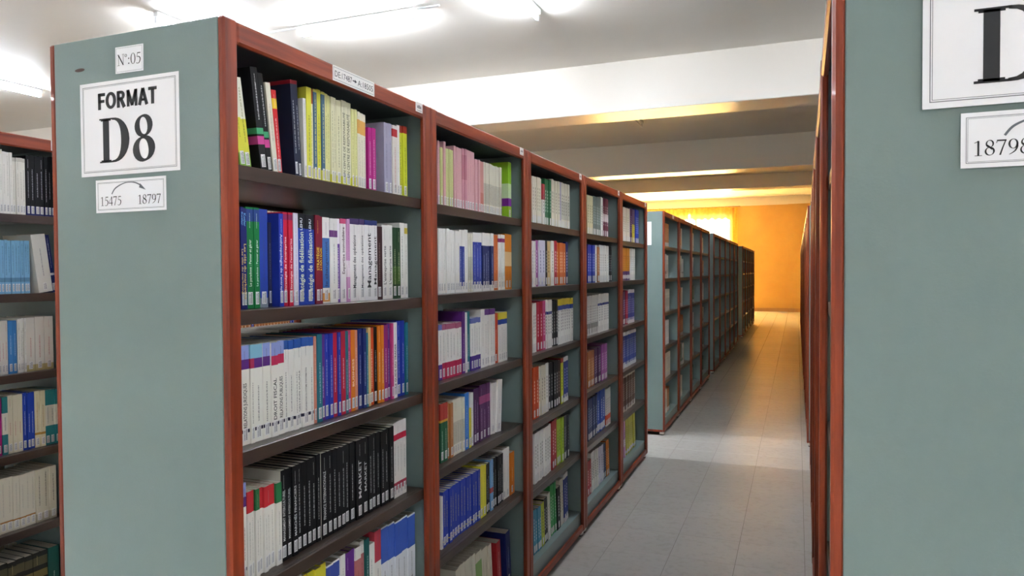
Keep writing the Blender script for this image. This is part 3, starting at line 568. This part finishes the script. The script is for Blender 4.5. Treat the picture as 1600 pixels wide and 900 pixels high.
 (0,1,0.05,[(0.5789, 0.7616, 15, 0.205, 'ltbluetx'), (0.7923, 0.8503, 1, 0.23, 'thickwh', 7.5), (0.853, 0.871, 1, 0.232, 'navywh2', 7.5)]),
 (0,2,0.05,[(0.5725, 0.6295, 5, 0.206, 'whredtx'), (0.6295, 0.6451, 1, 0.205, 'whredtx'), (0.6451, 0.6588, 1, 0.206, 'whredtx'), (0.6588, 0.6707, 1, 0.206, 'whredtx'), (0.6719, 0.6888, 1, 0.204, 'skyb'), (0.6888, 0.7034, 1, 0.203, 'skyb'), (0.7042, 0.7239, 2, 0.208, 'whitet'), (0.7239, 0.7405, 2, 0.21, 'whitet'), (0.7405, 0.7739, 1, 0.21, 'whredbig'), (0.7739, 0.8106, 1, 0.212, 'whredbig'), (0.8106, 0.8469, 1, 0.213, 'whredbig'), (0.8469, 0.8845, 1, 0.213, 'whredbig')]),
 (0,3,0.05,[(0.5736, 0.6191, 3, 0.219, 'mag'), (0.6191, 0.6417, 1, 0.217, 'mag'), (0.6425, 0.663, 1, 0.221, 'tealwt'), (0.663, 0.6822, 1, 0.223, 'creamr'), (0.6822, 0.7, 1, 0.222, 'creamr'), (0.7, 0.7201, 1, 0.222, 'creamr'), (0.7201, 0.7363, 1, 0.223, 'royal'), (0.7363, 0.7506, 1, 0.223, 'royal'), (0.7506, 0.7675, 1, 0.223, 'royal'), (0.7684, 0.789, 1, 0.224, 'creamg'), (0.789, 0.809, 1, 0.223, 'creamg'), (0.809, 0.8293, 1, 0.222, 'tealwt'), (0.8293, 0.8489, 1, 0.222, 'tealwt'), (0.8489, 0.8706, 1, 0.222, 'tealwt')]),
 (0,4,0.05,[(0.5693, 0.6265, 3, 0.215, 'creamo2'), (0.6265, 0.6514, 1, 0.211, 'creamo2'), (0.6514, 0.6753, 1, 0.209, 'creamo2'), (0.6753, 0.7006, 1, 0.207, 'creamo2'), (0.7006, 0.7223, 1, 0.207, 'creamo2'), (0.7223, 0.7434, 1, 0.208, 'creamo2'), (0.7434, 0.7637, 1, 0.21, 'creamo2'), (0.7642, 0.7916, 1, 0.209, 'creamk'), (0.7916, 0.821, 1, 0.21, 'creamk'), (0.821, 0.8478, 1, 0.212, 'creamk'), (0.8478, 0.8773, 1, 0.213, 'creamk')]),
 (0,5,0.05,[(0.575, 0.6208, 2, 0.251, 'blkgold'), (0.6208, 0.6499, 1, 0.247, 'blkgold'), (0.6499, 0.6825, 1, 0.244, 'blkgold'), (0.6825, 0.7159, 1, 0.244, 'blkgold'), (0.7159, 0.748, 1, 0.244, 'blkgold'), (0.748, 0.7787, 1, 0.245, 'blkgold'), (0.7787, 0.8069, 1, 0.245, 'blkgold'), (0.8079, 0.8518, 1, 0.247, 'dtealb')]),
]

# ------------------------------------------------------------------ books
W = 'e9e7e1'; CRM = 'ddd6c2'
# name: (spine colour, bands (z0, z1, colour), title or None, title colour, size factor, (z0, z1), 1 up / -1 down, plain words)
ST = {
 'wyg': ('e6e4d0', [(0, .17, '8ab848'), (.17, .55, 'dcd848')], None, '8a8a30', .4, (.3, .9), 1, 'yellow and green'),
 'blkmg': ('101012', [(.26, .34, 'c0438a'), (.36, .42, '3f9a6a')], None, 'd8d8d8', .5, (.46, .9), 1, 'black with a magenta flash'),
 'cream': (CRM, [], None, '8b8474', .35, (.3, .85), 1, 'cream'),
 'redy': ('c8272c', [(.78, .9, 'e3c22d')], None, 'f0d9d0', .5, (.15, .72), 1, 'red with a yellow top'),
 'navyred': ('20243a', [(.96, 1, 'a02330')], None, 'd9d9df', .5, (.25, .8), 1, 'navy with a red top edge'),
 'white': (W, [], None, '9a968c', .35, (.3, .85), 1, 'white'),
 'whitet': (W, [], None, '55585c', .45, (.25, .85), 1, 'white with dark print'),
 'yel': ('dcd94a', [], None, '6b6a2a', .5, (.12, .8), 1, 'yellow'),
 'orgtop': ('e6e0bd', [(.84, 1, 'a8552a')], None, '8b8466', .4, (.15, .8), 1, 'cream with an orange top'),
 'yelblue': ('d9d672', [(.1, .97, '4a6a86'), (.1, .14, 'd9d672')], None, 'e5e29a', .5, (.2, .9), 1, 'yellow and slate blue'),
 'yelc': ('dedc9a', [(0, .14, 'd6d245')], None, '77753a', .4, (.2, .85), 1, 'pale yellow'),
 'creamy': ('e0dcb8', [(0, .12, 'd4d052')], None, '6d6b50', .45, (.2, .85), 1, 'ivory with a yellow foot'),
 'resp': ('e2dec0', [(0, .12, 'd8d34a')], 'UN CENTRE DE RESPONSABILITÉ', '57553a', .5, (.12, .86), 1, 'ivory, titled un centre de responsabilite,'),
 'creamo': ('e4dfcb', [(.72, .9, 'e0a858')], None, '7b7766', .4, (.15, .7), 1, 'cream with an orange patch'),
 'mag': ('b0237f', [], None, 'e9c3dc', .5, (.2, .85), 1, 'magenta'),
 'lilac': ('aaa6bd', [], None, '6d6a84', .4, (.15, .8), 1, 'lilac grey'),
 'reddot': ('dfd9d2', [(.84, .95, 'b22d33')], None, 'c25a55', .5, (.12, .7), 1, 'white with a red spot'),
 'lime': ('cdd23a', [(.9, 1, 'a23a2c')], None, '5b5f22', .5, (.12, .8), 1, 'lime with a red head'),
 'kotler': ('1c2265', [], 'Les clés du marketing', 'e6c06a', .62, (.02, .72), -1, 'navy, titled les cles du marketing,'),
 'green': ('14743a', [(.86, .98, '27407e')], 'Le paradoxe : Penser et gérer', 'd8e6d4', .36, (.22, .68), 1, 'green, titled le paradoxe,'),
 'bluegrey': ('27409c', [(0, .1, '7d8694')], None, '1b2b78', .5, (.2, .8), 1, 'blue with a grey foot'),
 'darkblue': ('272b4c', [], None, '6b6f94', .4, (.3, .8), 1, 'dark short'),
 'anthro': ('2338a0', [], "Anthropologie de l'entreprise", 'd9def5', .5, (.08, .78), -1, 'blue, titled anthropologie,'),
 'crim': ('c4213f', [(.92, .98, '8a2a5a')], "Stratégie de l'entreprise", 'f3dede', .42, (.12, .78), 1, 'crimson, titled strategie de l entreprise,'),
 'lilwhite': ('d4d2e2', [(0, .1, 'bdbad0')], None, '8a86a4', .3, (.2, .9), 1, 'lilac white'),
 'fidel': ('223f9e', [(.84, 1, '17191f')], 'Stratégie de fidélisation', 'dfe6c8', .55, (.06, .80), 1, 'royal blue, titled strategie de fidelisation,'),
 'strat': ('7a1c30', [], 'STRATÉGIE', 'e8c63c', .62, (.38, .64), 1, 'maroon, titled strategie,'),
 'whblue': ('e6e4e0', [(.18, .76, '3f6cae'), (.02, .12, 'd2944a')], 'le changement', '1c2f62', .42, (.2, .72), 1, 'white with a blue block'),
 'whpur': ('e4e2dd', [(.78, .86, '6a3a78')], None, '8d8b86', .4, (.2, .75), 1, 'white with a purple mark'),
 'purwh': ('6a3f96', [(.7, 1, 'efe9ef')], None, 'efe9f4', .5, (.12, .66), 1, 'purple and white'),
 'expert': ('ebe6e6', [(.94, 1, 'c95078')], 'Expertise immobilière', '4a2a34', .5, (.34, .9), 1, 'white, titled expertise immobiliere,'),
 'pinkwh': ('cf98c4', [(.3, .5, 'e6d9e2')], None, '8a5a80', .4, (.4, .9), 1, 'pink'),
 'manop': ('e9e6e4', [(.93, 1, '4b3a66')], 'Management des opérations', '2b2b33', .42, (.16, .8), 1, 'white, titled management des operations,'),
 'manag': ('e7e5e5', [(.94, 1, '2f3a70')], 'Management', '2a2a2e', .6, (.16, .84), 1, 'white, titled management,'),
 'brown': ('3a1f22', [], None, '9a7d74', .4, (.25, .8), 1, 'dark brown'),
 'entre': ('e2e0da', [], "L'entreprise verte", '4c4c4c', .5, (.2, .72), 1, 'white, titled l entreprise,'),
 'dgreen': ('27452a', [(.2, .45, '40602c')], None, 'cfd6a8', .5, (.2, .7), 1, 'dark green'),
 'whyel': ('e6e4de', [(.86, .94, 'd2bd4a')], None, '8d8b86', .4, (.25, .8), 1, 'white with a yellow mark'),
 'dwpur': ('e8e5da', [(.86, 1, '8f9ed6'), (.76, .86, '5a2a7c'), (.12, .155, '22203a')], None, '3c3a3a', .45, (.17, .62), 1, 'white with lilac and purple head'),
 'dwcyp': ('e8e6dc', [(.86, 1, '86bcd2'), (.76, .86, '5a2a7c'), (.12, .155, '22203a')], None, '3c3a3a', .45, (.17, .62), 1, 'white with pale blue and purple head'),
 'dwcyr': ('e8e5da', [(.86, 1, '86bcd2'), (.76, .86, 'b03050')], None, '55524c', .45, (.2, .62), 1, 'white with pale blue and red head'),
 'dwred': ('e8e5dc', [(.86, 1, '8f9ed6'), (.76, .86, 'b92a52'), (.12, .155, '22203a')], None, '2c2a2a', .5, (.18, .62), 1, 'white with lilac and crimson head'),
 'dwblue': ('e8e6df', [(.90, 1, '2f5aa8'), (.12, .155, '22203a')], None, '3c3a3a', .42, (.17, .66), 1, 'white with a blue head'),
 'salmon': ('d68a74', [], None, 'f0d5cc', .4, (.3, .8), 1, 'salmon'), 'teal': ('25707c', [], None, 'c9dfe0', .42, (.2, .7), 1, 'teal'),
 'purple': ('5f2a7e', [], None, 'd9c6e4', .45, (.2, .7), 1, 'purple'), 'blue': ('2438a2', [], None, 'cdd4f0', .45, (.25, .75), 1, 'blue'),
 'crimson': ('b01c38', [], None, 'efcfd4', .45, (.25, .75), 1, 'crimson'), 'pink': ('c4407c', [], None, 'f0cfdf', .45, (.25, .75), 1, 'pink'),
 'orange': ('d97a20', [], None, 'f6e2b8', .5, (.25, .7), 1, 'orange'), 'navy': ('1f2a6a', [], None, 'bfc6e6', .45, (.25, .75), 1, 'navy blue'),
 'sand': ('d2b67c', [], None, '85683c', .4, (.25, .75), 1, 'sand coloured'), 'ored': ('c8481e', [], None, 'f2d9c4', .5, (.2, .75), 1, 'orange red'),
 'black': ('0e0e10', [], None, 'c9c9c9', .42, (.22, .78), 1, 'black'), 'magpur': ('942a74', [], None, 'e6c4da', .45, (.2, .75), 1, 'magenta purple'),
 'trader': (W, [], 'LE GUIDE DU TRADER', '2a2a2e', .5, (.14, .72), 1, 'white, titled le guide du trader,'),
 'esred': ('e4e1d8', [(.76, 1, 'bf3038')], None, '8d8a80', .35, (.2, .7), 1, 'white with a red head'),
 'esgreen': ('e4e1d8', [(.76, 1, '2a7446')], None, '8d8a80', .35, (.2, .7), 1, 'white with a green head'),
 'whcrim': ('dedbd6', [(.76, .84, 'b2203c'), (.1, .2, 'a83048')], None, '77746e', .4, (.3, .72), 1, 'white with a crimson stripe'),
 'yellow': ('ddd23a', [], None, '6b6420', .45, (.2, .85), 1, 'yellow'), 'blwh': ('e2e1dd', [(.80, .98, '3b50a0')], None, '77777a', .4, (.2, .7), 1, 'white with a blue head'),
 'whredb': ('e0ddd6', [(.1, .85, 'b06a6a')], None, '7c3038', .5, (.2, .8), 1, 'white with red print'), 'dteal': ('1f5a58', [], None, 'b9d0cc', .5, (.2, .8), 1, 'dark teal'),
 'redwh': ('e4e1da', [(.62, 1, 'b53a48')], None, '3c3c3e', .5, (.12, .55), 1, 'white with a red head'), 'blwhbig': ('dfe1e6', [(.55, .98, '3c5cb2')], None, '3c3c3e', .42, (.1, .5), 1, 'white with a broad blue head'),
 'pink2': ('d8a7ac', [], None, 'a4707a', .35, (.25, .85), 1, 'pale pink'), 'pink3': ('cf93a0', [(.5, .9, 'bb7a86')], None, '9a5f70', .35, (.1, .45), 1, 'rose pink'),
 'pinkr': ('cc8f86', [(0, .4, 'c07468')], None, '9a5f58', .35, (.45, .9), 1, 'dusty pink'), 'ygreen': ('c9cc8c', [], None, '77793f', .4, (.2, .85), 1, 'yellow green'),
 'creamtx': ('dcd8c6', [(.2, .6, 'c4c1b2')], None, '6b685c', .5, (.2, .6), 1, 'cream with grey print'), 'limep': ('93c82e', [(.22, .36, '7a2a90'), (.36, .62, 'cfe7b4')], None, '567a1c', .4, (.65, .95), 1, 'bright lime with a purple band'),
 'whblband': (W, [(.1, .74, '2f3f92')], None, 'd0d4ea', .4, (.15, .7), 1, 'white with a blue panel'), 'bluebox': (W, [(.12, .84, '2d3f9a')], None, 'cdd4ee', .4, (.2, .8), 1, 'white with a tall blue panel'),
 'navybox': (W, [(.1, .78, '252f62')], None, 'cdd4ee', .4, (.15, .7), 1, 'white with a navy panel'), 'orangeb': ('cf6a2c', [], None, 'efc9a8', .4, (.3, .8), 1, 'burnt orange'),
 'whmag': (W, [(.86, .93, '8f2a6a')], None, '8d8b86', .4, (.2, .8), 1, 'white with a plum mark'), 'orangemid': ('d8822c', [(.42, .68, 'e8c490')], None, '8a5a20', .4, (.1, .38), 1, 'orange with a pale middle'),
 'whpurb': (W, [(0, .28, '4a2f86'), (.9, 1, '6a74b8')], None, '55555a', .4, (.32, .85), 1, 'white with a violet foot'), 'whcrimb': (W, [(0, .3, 'b3244e'), (.9, 1, 'a75a78')], None, '55555a', .4, (.34, .86), 1, 'white with a crimson foot'),
 'whpurt': (W, [(.9, 1, '6a3a86')], None, '77757a', .4, (.2, .8), 1, 'white with a purple head'), 'ybw': ('e6e5df', [(.86, 1, 'd6c33e'), (.76, .86, '3450a4')], None, '77757a', .4, (.2, .7), 1, 'white with yellow and blue head'),
 'greenred': ('1d5a3c', [(.72, 1, 'b23a34'), (.68, .72, 'd6a83a')], None, 'c9dccc', .4, (.15, .6), 1, 'green with a red head'), 'tan': ('b0713f', [], None, 'e2c7a4', .4, (.3, .8), 1, 'tan'),
 'sky': ('2f74c4', [], None, 'd4e2f2', .45, (.2, .8), 1, 'bright blue'), 'dpurple': ('46224e', [], None, 'c4aacb', .45, (.2, .8), 1, 'dark purple'),
 'purpband': ('552a58', [(.66, .8, 'a04a78')], None, 'd0b0cc', .4, (.15, .6), 1, 'purple with a pink band'), 'goldblue': ('23389a', [(.1, .12, 'c9b25a')], None, 'd6c47a', .5, (.3, .85), 1, 'deep blue with gold print'),
 'ltblue': ('6f9ecb', [(.35, .45, 'b24a4a')], None, 'e2ecf4', .4, (.5, .9), 1, 'light blue'), 'creamgr': (CRM, [(.5, .85, '8fb56a')], None, '77745c', .4, (.1, .45), 1, 'cream with a green patch'),
 'redb': ('a5262c', [], None, 'eac6c2', .4, (.2, .8), 1, 'red'), 'dgreen2': ('2d6a44', [], None, 'c4dac8', .4, (.2, .8), 1, 'green'), 'mag2': ('a0559a', [], None, 'e6cbe2', .4, (.2, .8), 1, 'orchid'),
 'whbluebd': (W, [(.70, .76, '2f3a92')], None, '6b6b70', .4, (.2, .65), 1, 'white with blue band'), 'navywh': ('e0dfdc', [(.1, .9, '2f3f8c')], None, 'c4c9e0', .4, (.2, .8), 1, 'navy and white'),
 'lime2': ('a2bf3a', [], None, '5f7420', .4, (.2, .8), 1, 'lime'), 'dkgrey': ('3a3c42', [], None, '9a9ca4', .4, (.2, .8), 1, 'grey'), 'skyteal': ('3f8cae', [], None, 'cfe2ea', .4, (.2, .8), 1, 'teal'),
 'ylime': ('b9c22f', [], None, '6b7020', .4, (.2, .8), 1, 'lime'), 'pgreen': ('2c9a4c', [], None, 'cfe8d4', .4, (.2, .8), 1, 'green'), 'creamy2': ('d6cfa8', [], None, '7a7658', .4, (.2, .8), 1, 'cream'),
 'greygr': ('6d7a74', [], None, 'b9c2bd', .4, (.2, .8), 1, 'grey'), 'maroonw': ('6a2a40', [(.4, .6, 'd8c8c8')], None, 'd8c4c8', .3, (.6, .9), 1, 'maroon'), 'whblk': ('d4d2cc', [(.05, .3, '8a8882')], None, '55555a', .4, (.3, .8), 1, 'white'),
 'darkblue2': ('28345e', [], None, 'aeb6d0', .4, (.2, .8), 1, 'navy'), 'bluebig': ('2747a0', [(.05, .2, 'd8d8dc')], None, 'c9d0ea', .4, (.3, .8), 1, 'blue'), 'whored': ('dcd8d0', [(.05, .3, 'd2502c')], None, '7a766e', .4, (.4, .8), 1, 'white'),
 'yelpurp': ('cbbd3c', [(.55, 1, '6a5070')], None, '5b5520', .4, (.1, .5), 1, 'yellow'), 'binder': ('c8862a', [(0, .28, '4a2a6a'), (.06, .16, 'e0dce2')], None, '8a5a18', .4, (.4, .9), 1, 'amber'), 'brnwh': ('d0c8bb', [(.05, .9, '5a4038')], None, 'cfc4b8', .4, (.2, .8), 1, 'brown'),
 'ychart': ('c2bd4a', [(.05, .12, 'cfcde0')], None, '7a7630', .4, (.4, .9), 1, 'yellow'),
 'whred': ('e2dfd6', [(.93, 1, 'c8c4ba')], None, '7a7870', .4, (.25, .8), 1, 'white'), 'blkblue': ('0e0f13', [(0, .16, '2a2f66')], None, 'b9b9c2', .4, (.25, .8), 1, 'black with a dark blue foot'),
 'ltbluetx': ('7fb2d6', [(.22, .3, '5f8cb0')], None, '2f4a66', .5, (.35, .95), 1, 'light blue'), 'thickwh': ('d8d6ce', [], None, '6d6c72', .2, (.2, .85), 1, 'thick leaning white'),
 'navywh2': ('20285e', [(.3, .34, 'd8d8d8')], None, 'c9cde0', .4, (.4, .9), 1, 'leaning navy'), 'whredtx': ('e0dcd4', [], None, 'b2484a', .5, (.26, .62), 1, 'white with red print'),
 'skyb': ('3f84c8', [], None, 'd2e2f2', .4, (.3, .8), 1, 'sky blue'), 'whredbig': ('ddd8cf', [(0, .12, 'b8a878')], None, 'b2484a', .55, (.24, .66), 1, 'thick white with red capitals'),
 'tealwt': ('2a7a80', [(.35, .72, 'e0dccb')], None, '55686a', .45, (.38, .7), 1, 'teal with a cream middle'), 'creamr': ('d9d1b8', [], None, 'b2605a', .4, (.3, .55), 1, 'cream with red print'),
 'royal': ('2340a4', [], None, 'cdd4f0', .45, (.25, .7), 1, 'royal blue'), 'creamg': ('dcd3b0', [(.22, .26, 'b88a3a')], None, 'b08a52', .5, (.3, .8), 1, 'cream with gold print'),
 'creamo2': ('d6d0c0', [(.18, .21, 'a87840')], None, 'b0aa9c', .4, (.3, .9), 1, 'cream with a brown line'), 'creamk': ('d2ccb8', [(0, .16, 'b0a894')], None, '2b2b2b', .5, (.25, .95), 1, 'cream with black print'),
 'blkgold': ('1c1d1a', [(.78, .92, '4e4a36'), (.58, .70, '6b6038'), (.36, .5, '4e4a36')], None, 'b8a868', .5, (.05, .35), 1, 'black with gold panels'), 'dtealb': ('1d5048', [], None, 'c4d8cf', .45, (.1, .6), 1, 'dark green'),
}
BIG = {'thickwh', 'binder', 'ychart', 'bluebig', 'limep', 'lilwhite', 'manop', 'manag'}
def book_geo(t, h, d, st, back=None):
    base = lin(st[0]); cuts = sorted({0, 1} | {c for b_ in st[1] for c in b_[:2]}); q = MB()
    def colour(z):
        c = base
        for z0, z1, cc in st[1]:
            if z0 <= z <= z1: c = lin(cc)
        return c
    c_ = .0009; T = t/2
    for z0, z1 in zip(cuts, cuts[1:]):
        col = colour((z0+z1)/2); a, b_ = z0*h, z1*h
        q.quad([(0, -T, a), (0, T, a), (0, T, b_), (0, -T, b_)], col)
        q.quad([(-d, -T, a), (0, -T, a), (0, -T, b_), (-d, -T, b_)], lin(back) if back else col if len(st[1]) < 3 else base)
        q.quad([(0, T, a), (-d, T, a), (-d, T, b_), (0, T, b_)], col if len(st[1]) < 3 else base)
    for z, sg in ((0, -1), (h, 1)):
        for (x0, x1, y0, y1) in ((-c_, 0, -T, T), (-d, -c_, -T, -T+c_), (-d, -c_, T-c_, T)):
            p = [(x0, y0, z), (x1, y0, z), (x1, y1, z), (x0, y1, z)]; q.quad(p if sg > 0 else p[::-1], colour(1 if sg > 0 else 0))
    q.quad([(-d, -T, 0), (-d, -T, h), (-d, -T+c_, h), (-d, -T+c_, 0)], base); q.quad([(-d, T-c_, 0), (-d, T-c_, h), (-d, T, h), (-d, T, 0)], base)
    q.quad([(-d, -T+c_, 0), (-d, -T+c_, h), (-c_, -T+c_, h), (-c_, -T+c_, 0)], base); q.quad([(-c_, T-c_, 0), (-c_, T-c_, h), (-d, T-c_, h), (-d, T-c_, 0)], base)
    return q
def page_geo(t, h, d):
    q = MB(); T = t/2-.0009; q.box(-d+.0015, -.0009, -T, T, .0006, h-.0015, lin('cfc7b6')); return q
# word-like strokes for print too small to read
def squiggle(seed):
    rn = random.Random(seed); q = MB(); x = -.5
    while x < .49:
        n = rn.randint(2, 8)
        for _ in range(n):
            if x > .485: break
            w_ = rn.uniform(.008, .016); tall = rn.random() < .3
            q.quad([(x, -.36, 0), (x+w_*.55, -.36, 0), (x+w_*.55, .36 if tall else .18, 0), (x, .36 if tall else .18, 0)]); x += w_
        x += .016
    return q.mesh('fine_print', [])
SQ = [squiggle(k) for k in range(5)]
sq_cache = {}
def print_mesh(body, colhex):
    k = (body, colhex)
    if k not in sq_cache:
        me = (SQ[body] if isinstance(body, int) else text_mesh(body, .014)[0]).copy(); me.materials.append(ink(colhex)); sq_cache[k] = me
    return sq_cache[k]
q = MB(); q.quad([(0, -.5, 0), (0, .5, 0), (0, .5, 1), (0, -.5, 1)])
rn = random.Random(3)
for k in range(9):
    z0 = .08+.09*k; q.quad([(.3, -.32, z0), (.3, -.05, z0), (.3, -.05, z0+rn.uniform(.02, .06)), (.3, -.32, z0+.04)], None, 1)
for k in range(7):
    z0 = .1+.12*k; q.quad([(.3, .08, z0), (.3, .34, z0), (.3, .34, z0+.07), (.3, .08, z0+.07)], None, 1)
LABEL = q.mesh('spine_label', [M['label'], M['label_ink']])
def put_title(o, st, t, h, n):
    body = st[2]; z0, z1 = st[5]; L = (z1-z0)*h; th = min(t*st[4]*1.05, .022)
    if body is None:
        me = print_mesh(n % 5, st[3]); sx = L*(.75+.25*((n*7) % 5)/4); sy = min(th*.55, .0055)*1.2
    else:
        me = print_mesh(body, st[3]); _, w0, ch = text_mesh(body, .014); sy = th/ch*.9; sx = min(L/w0, sy*1.5); sy = min(sy, sx*1.6)
    up = st[6]; zc = (z0+z1)/2*h
    c = obj('title', me, o)
    if up > 0: c.matrix_basis = Matrix(((0, 0, 1, .0004), (0, -sy, 0, 0), (sx, 0, 0, zc), (0, 0, 0, 1)))
    else: c.matrix_basis = Matrix(((0, 0, 1, .0004), (0, sy, 0, 0), (-sx, 0, 0, zc), (0, 0, 0, 1)))
    who = {'Stratégie de fidélisation': 'LEHU', 'Les clés du marketing': 'Kotler'}.get(body)
    if who:
        me = print_mesh(who, 'e8eaf2' if who == 'LEHU' else '6fa8e0'); _, w0, ch = text_mesh(who, .014); s2 = .13*h/w0
        c2 = obj('author', me, o); sg = 1 if up > 0 else -1
        c2.matrix_basis = Matrix(((0, 0, 1, .0004), (0, -sg*min(s2, t*.8), 0, 0), (sg*s2, 0, 0, .885*h), (0, 0, 0, 1)))
    elif body is not None and t > .02 or n % 3 == 0:
        c2 = obj('author', print_mesh((n+2) % 5, st[3]), o); s2 = .15*h
        c2.matrix_basis = Matrix(((0, 0, 1, .0004), (0, -.003, 0, 0), (s2, 0, 0, .87*h), (0, 0, 0, 1)))
ORD = ['first','second','third','fourth','fifth','sixth','seventh','eighth','ninth','tenth','eleventh','twelfth','thirteenth','fourteenth','fifteenth','sixteenth','seventeenth','eighteenth','nineteenth','twentieth']
TENS = {2: 'twenty', 3: 'thirty', 4: 'forty'}
def ordinal(n):
    if n <= 20: return ORD[n-1]
    return TENS[n//10]+'-'+ORD[n % 10-1] if n % 10 else {30: 'thirtieth', 40: 'fortieth'}[n]
SHN = ['top shelf', 'second shelf', 'third shelf', 'fourth shelf', 'fifth shelf', 'bottom deck']
PLACE = {0: 'left edge bookcase', 1: 'nearest D8 bay', 2: 'second D8 bay'}
stuff = MB(); stuff_pages = MB()
def shelf_z(u, s): return SHELF[u][s] if s < 5 else DECK
def stuff_book(x, y, z, t, h, d, st, ang=0, rz=0):
    mx = Matrix.Translation((x, y, z)) @ Matrix.Rotation(rz, 4, 'Z') @ Matrix.Rotation(ang, 4, 'X')
    g = book_geo(t, h, d, st); stuff.add(g.v, g.f, g.c, mx)
    g = page_geo(t, h, d); stuff.add(g.v, g.f, g.c, mx)
    if t > .012:
        w_ = min(t*.8, .02)/2; stuff.add([(.0004, -w_, .008), (.0004, w_, .008), (.0004, w_, .042), (.0004, -w_, .042)], [(0, 1, 2, 3)], [lin('d6d5d2')], mx)
        zz = .3*h; cc = lin(st[3])
        while zz < .75*h: stuff.add([(.0004, -t*.12, zz), (.0004, t*.12, zz), (.0004, t*.12, zz+.011), (.0004, -t*.12, zz+.011)], [(0, 1, 2, 3)], [cc], mx); zz += .016
n_ind = 0
for u, s, inset, items in ROWS:
    ux, uy = (LX, LY) if u == 0 else (FX, FY+(u-1)*UW)
    zs = shelf_z(u, s)+.0004; cnt = 0; last = .0245
    for it in items:
        y0, y1, n, h, key = it[:5]; lean = it[5] if len(it) > 5 else 0; po = it[6] if len(it) > 6 else 0
        sk, _, ttl = key.partition(':'); st = ST[sk]
        if ttl: st = st[:2]+(ttl,)+st[3:]
        ceil_z = (shelf_z(u, s-1)-.036) if s else 1.964
        h = min(h, ceil_z-zs-.004)
        if u >= 2 and sk not in BIG: n = max(n, round((y1-y0)/.036))
        if u >= 3: n = max(n, round((y1-y0)/.06))
        tw = (y1-y0)/n
        for k in range(n):
            a, b_ = y0+k*tw, y0+(k+1)*tw
            a = max(a, last); 
            if b_ > .872: break
            t = min(b_-a-.0006, .075)
            if t < .004: continue
            last = b_; hidden = (u == 0 and b_ < .64) or (u == 1 and s == 4 and b_ < .2)
            hh = h*(1+random.uniform(-.006, .006)); hh = min(hh, ceil_z-zs-.004)
            d = .165 if hh > .21 else .15
            jx = random.uniform(-.004, .003)
            yc = uy+(a+b_)/2; xc = ux-inset+po+jx
            ang = math.radians(lean)  # positive: top leans towards the near end
            t2 = t*math.cos(ang) if lean else t
            zz = zs+abs(math.sin(ang))*t2/2
            if lean > 0: ang_x = ang
            else: ang_x = ang
            if lean: hh = min(hh, (ceil_z-zz-.006-abs(math.sin(ang))*t2/2)/math.cos(ang))
            if u >= 3 or hidden:
                stuff_book(xc, yc, zz, t2, hh, d, st, ang_x); continue
            cnt += 1; n_ind += 1
            o = obj('book', book_geo(t2, hh, d, st, 'c9c4ba' if (u, s, sk) == (1, 3, 'black') and cnt in (10, 18) else None).mesh('book_cover', M['cover']), None, (xc, yc, zz)); o.rotation_euler = (ang_x, 0, 0)
            place = (ordinal(cnt)+' from left on the '+SHN[s]+', '+PLACE[u])
            word = st[7]; hd, sep, tl_ = word.partition(' with ' if ' with ' in word else ', ')
            lab = (hd+' book'+sep+tl_.rstrip(',')+', '+place)
            if len(lab.split()) > 16: lab = hd+' book, '+place
            tag(o, lab, 'book', 'books on the shelves')
            obj('pages', page_geo(t2, hh, d).mesh('pages', M['pages']), o)
            put_title(o, st, t2, hh, n_ind)
            lb = obj('spine_label', LABEL, o, (.0003, 0, .009)); lb.scale = (.001, min(t2*.62, .015), .029)
print('individual books', n_ind)
# the many smaller books: backs of the D8 row, second bookcase, hidden bays
GEN = ['cream', 'white', 'whitet', 'creamtx', 'blue', 'crimson', 'teal', 'black', 'creamy2', 'whbluebd', 'navywh', 'whblk', 'dgreen2', 'tan', 'lilac', 'ybw', 'esred', 'purple']
def fill(x, y, sh, flip, lo, hi, shelves=range(6), rz=0, bias=None, dens=1):
    for s in shelves:
        z = (SHELF[sh][s] if s < 5 else DECK)+.0006; yy = lo+random.uniform(0, .02); end = lo+(hi-lo)*random.uniform(.75, 1)*dens
        k = random.choice(bias or GEN); h = random.uniform(.20, .235)
        while yy < end:
            if random.random() < .18: k = random.choice(bias or GEN); h = random.uniform(.195, .235)
            t = random.uniform(.014, .034)
            if yy+t > hi: break
            if flip: stuff_book(x-UD+.05, y+yy+t/2, z, t-.0006, h, .16, ST[k], 0, math.pi)
            else: stuff_book(x-.05, y+yy+t/2, z, t-.0006, h, .16, ST[k], 0, 0)
            yy += t
for k in range(4): fill(FX, FY+k*UW, k+1, True, .03, .86)
fill(LX, LY, 0, False, .03, .40)
for k in range(2): fill(LX, LY+k*UW, 0, True, .03, .86)
for k in range(1, 4): fill(LX, LY+k*UW, 0, False, .03, .86)
for k in range(4): fill(FX, 6.45+k*UW, 3, False, .045, .62, bias=['cream', 'creamtx', 'white', 'creamy2', 'whblk', 'cream', 'tan', 'dgreen2'])
for k in range(5): fill(RX0+.0095*k*UW+UD+.002, RY0+k*UW, 1, True, .05, .84)
tag(obj('shelved_books', stuff.mesh('shelved_books', M['cover'])), 'many smaller books standing in the farther and hidden shelves', 'books', kind='stuff')
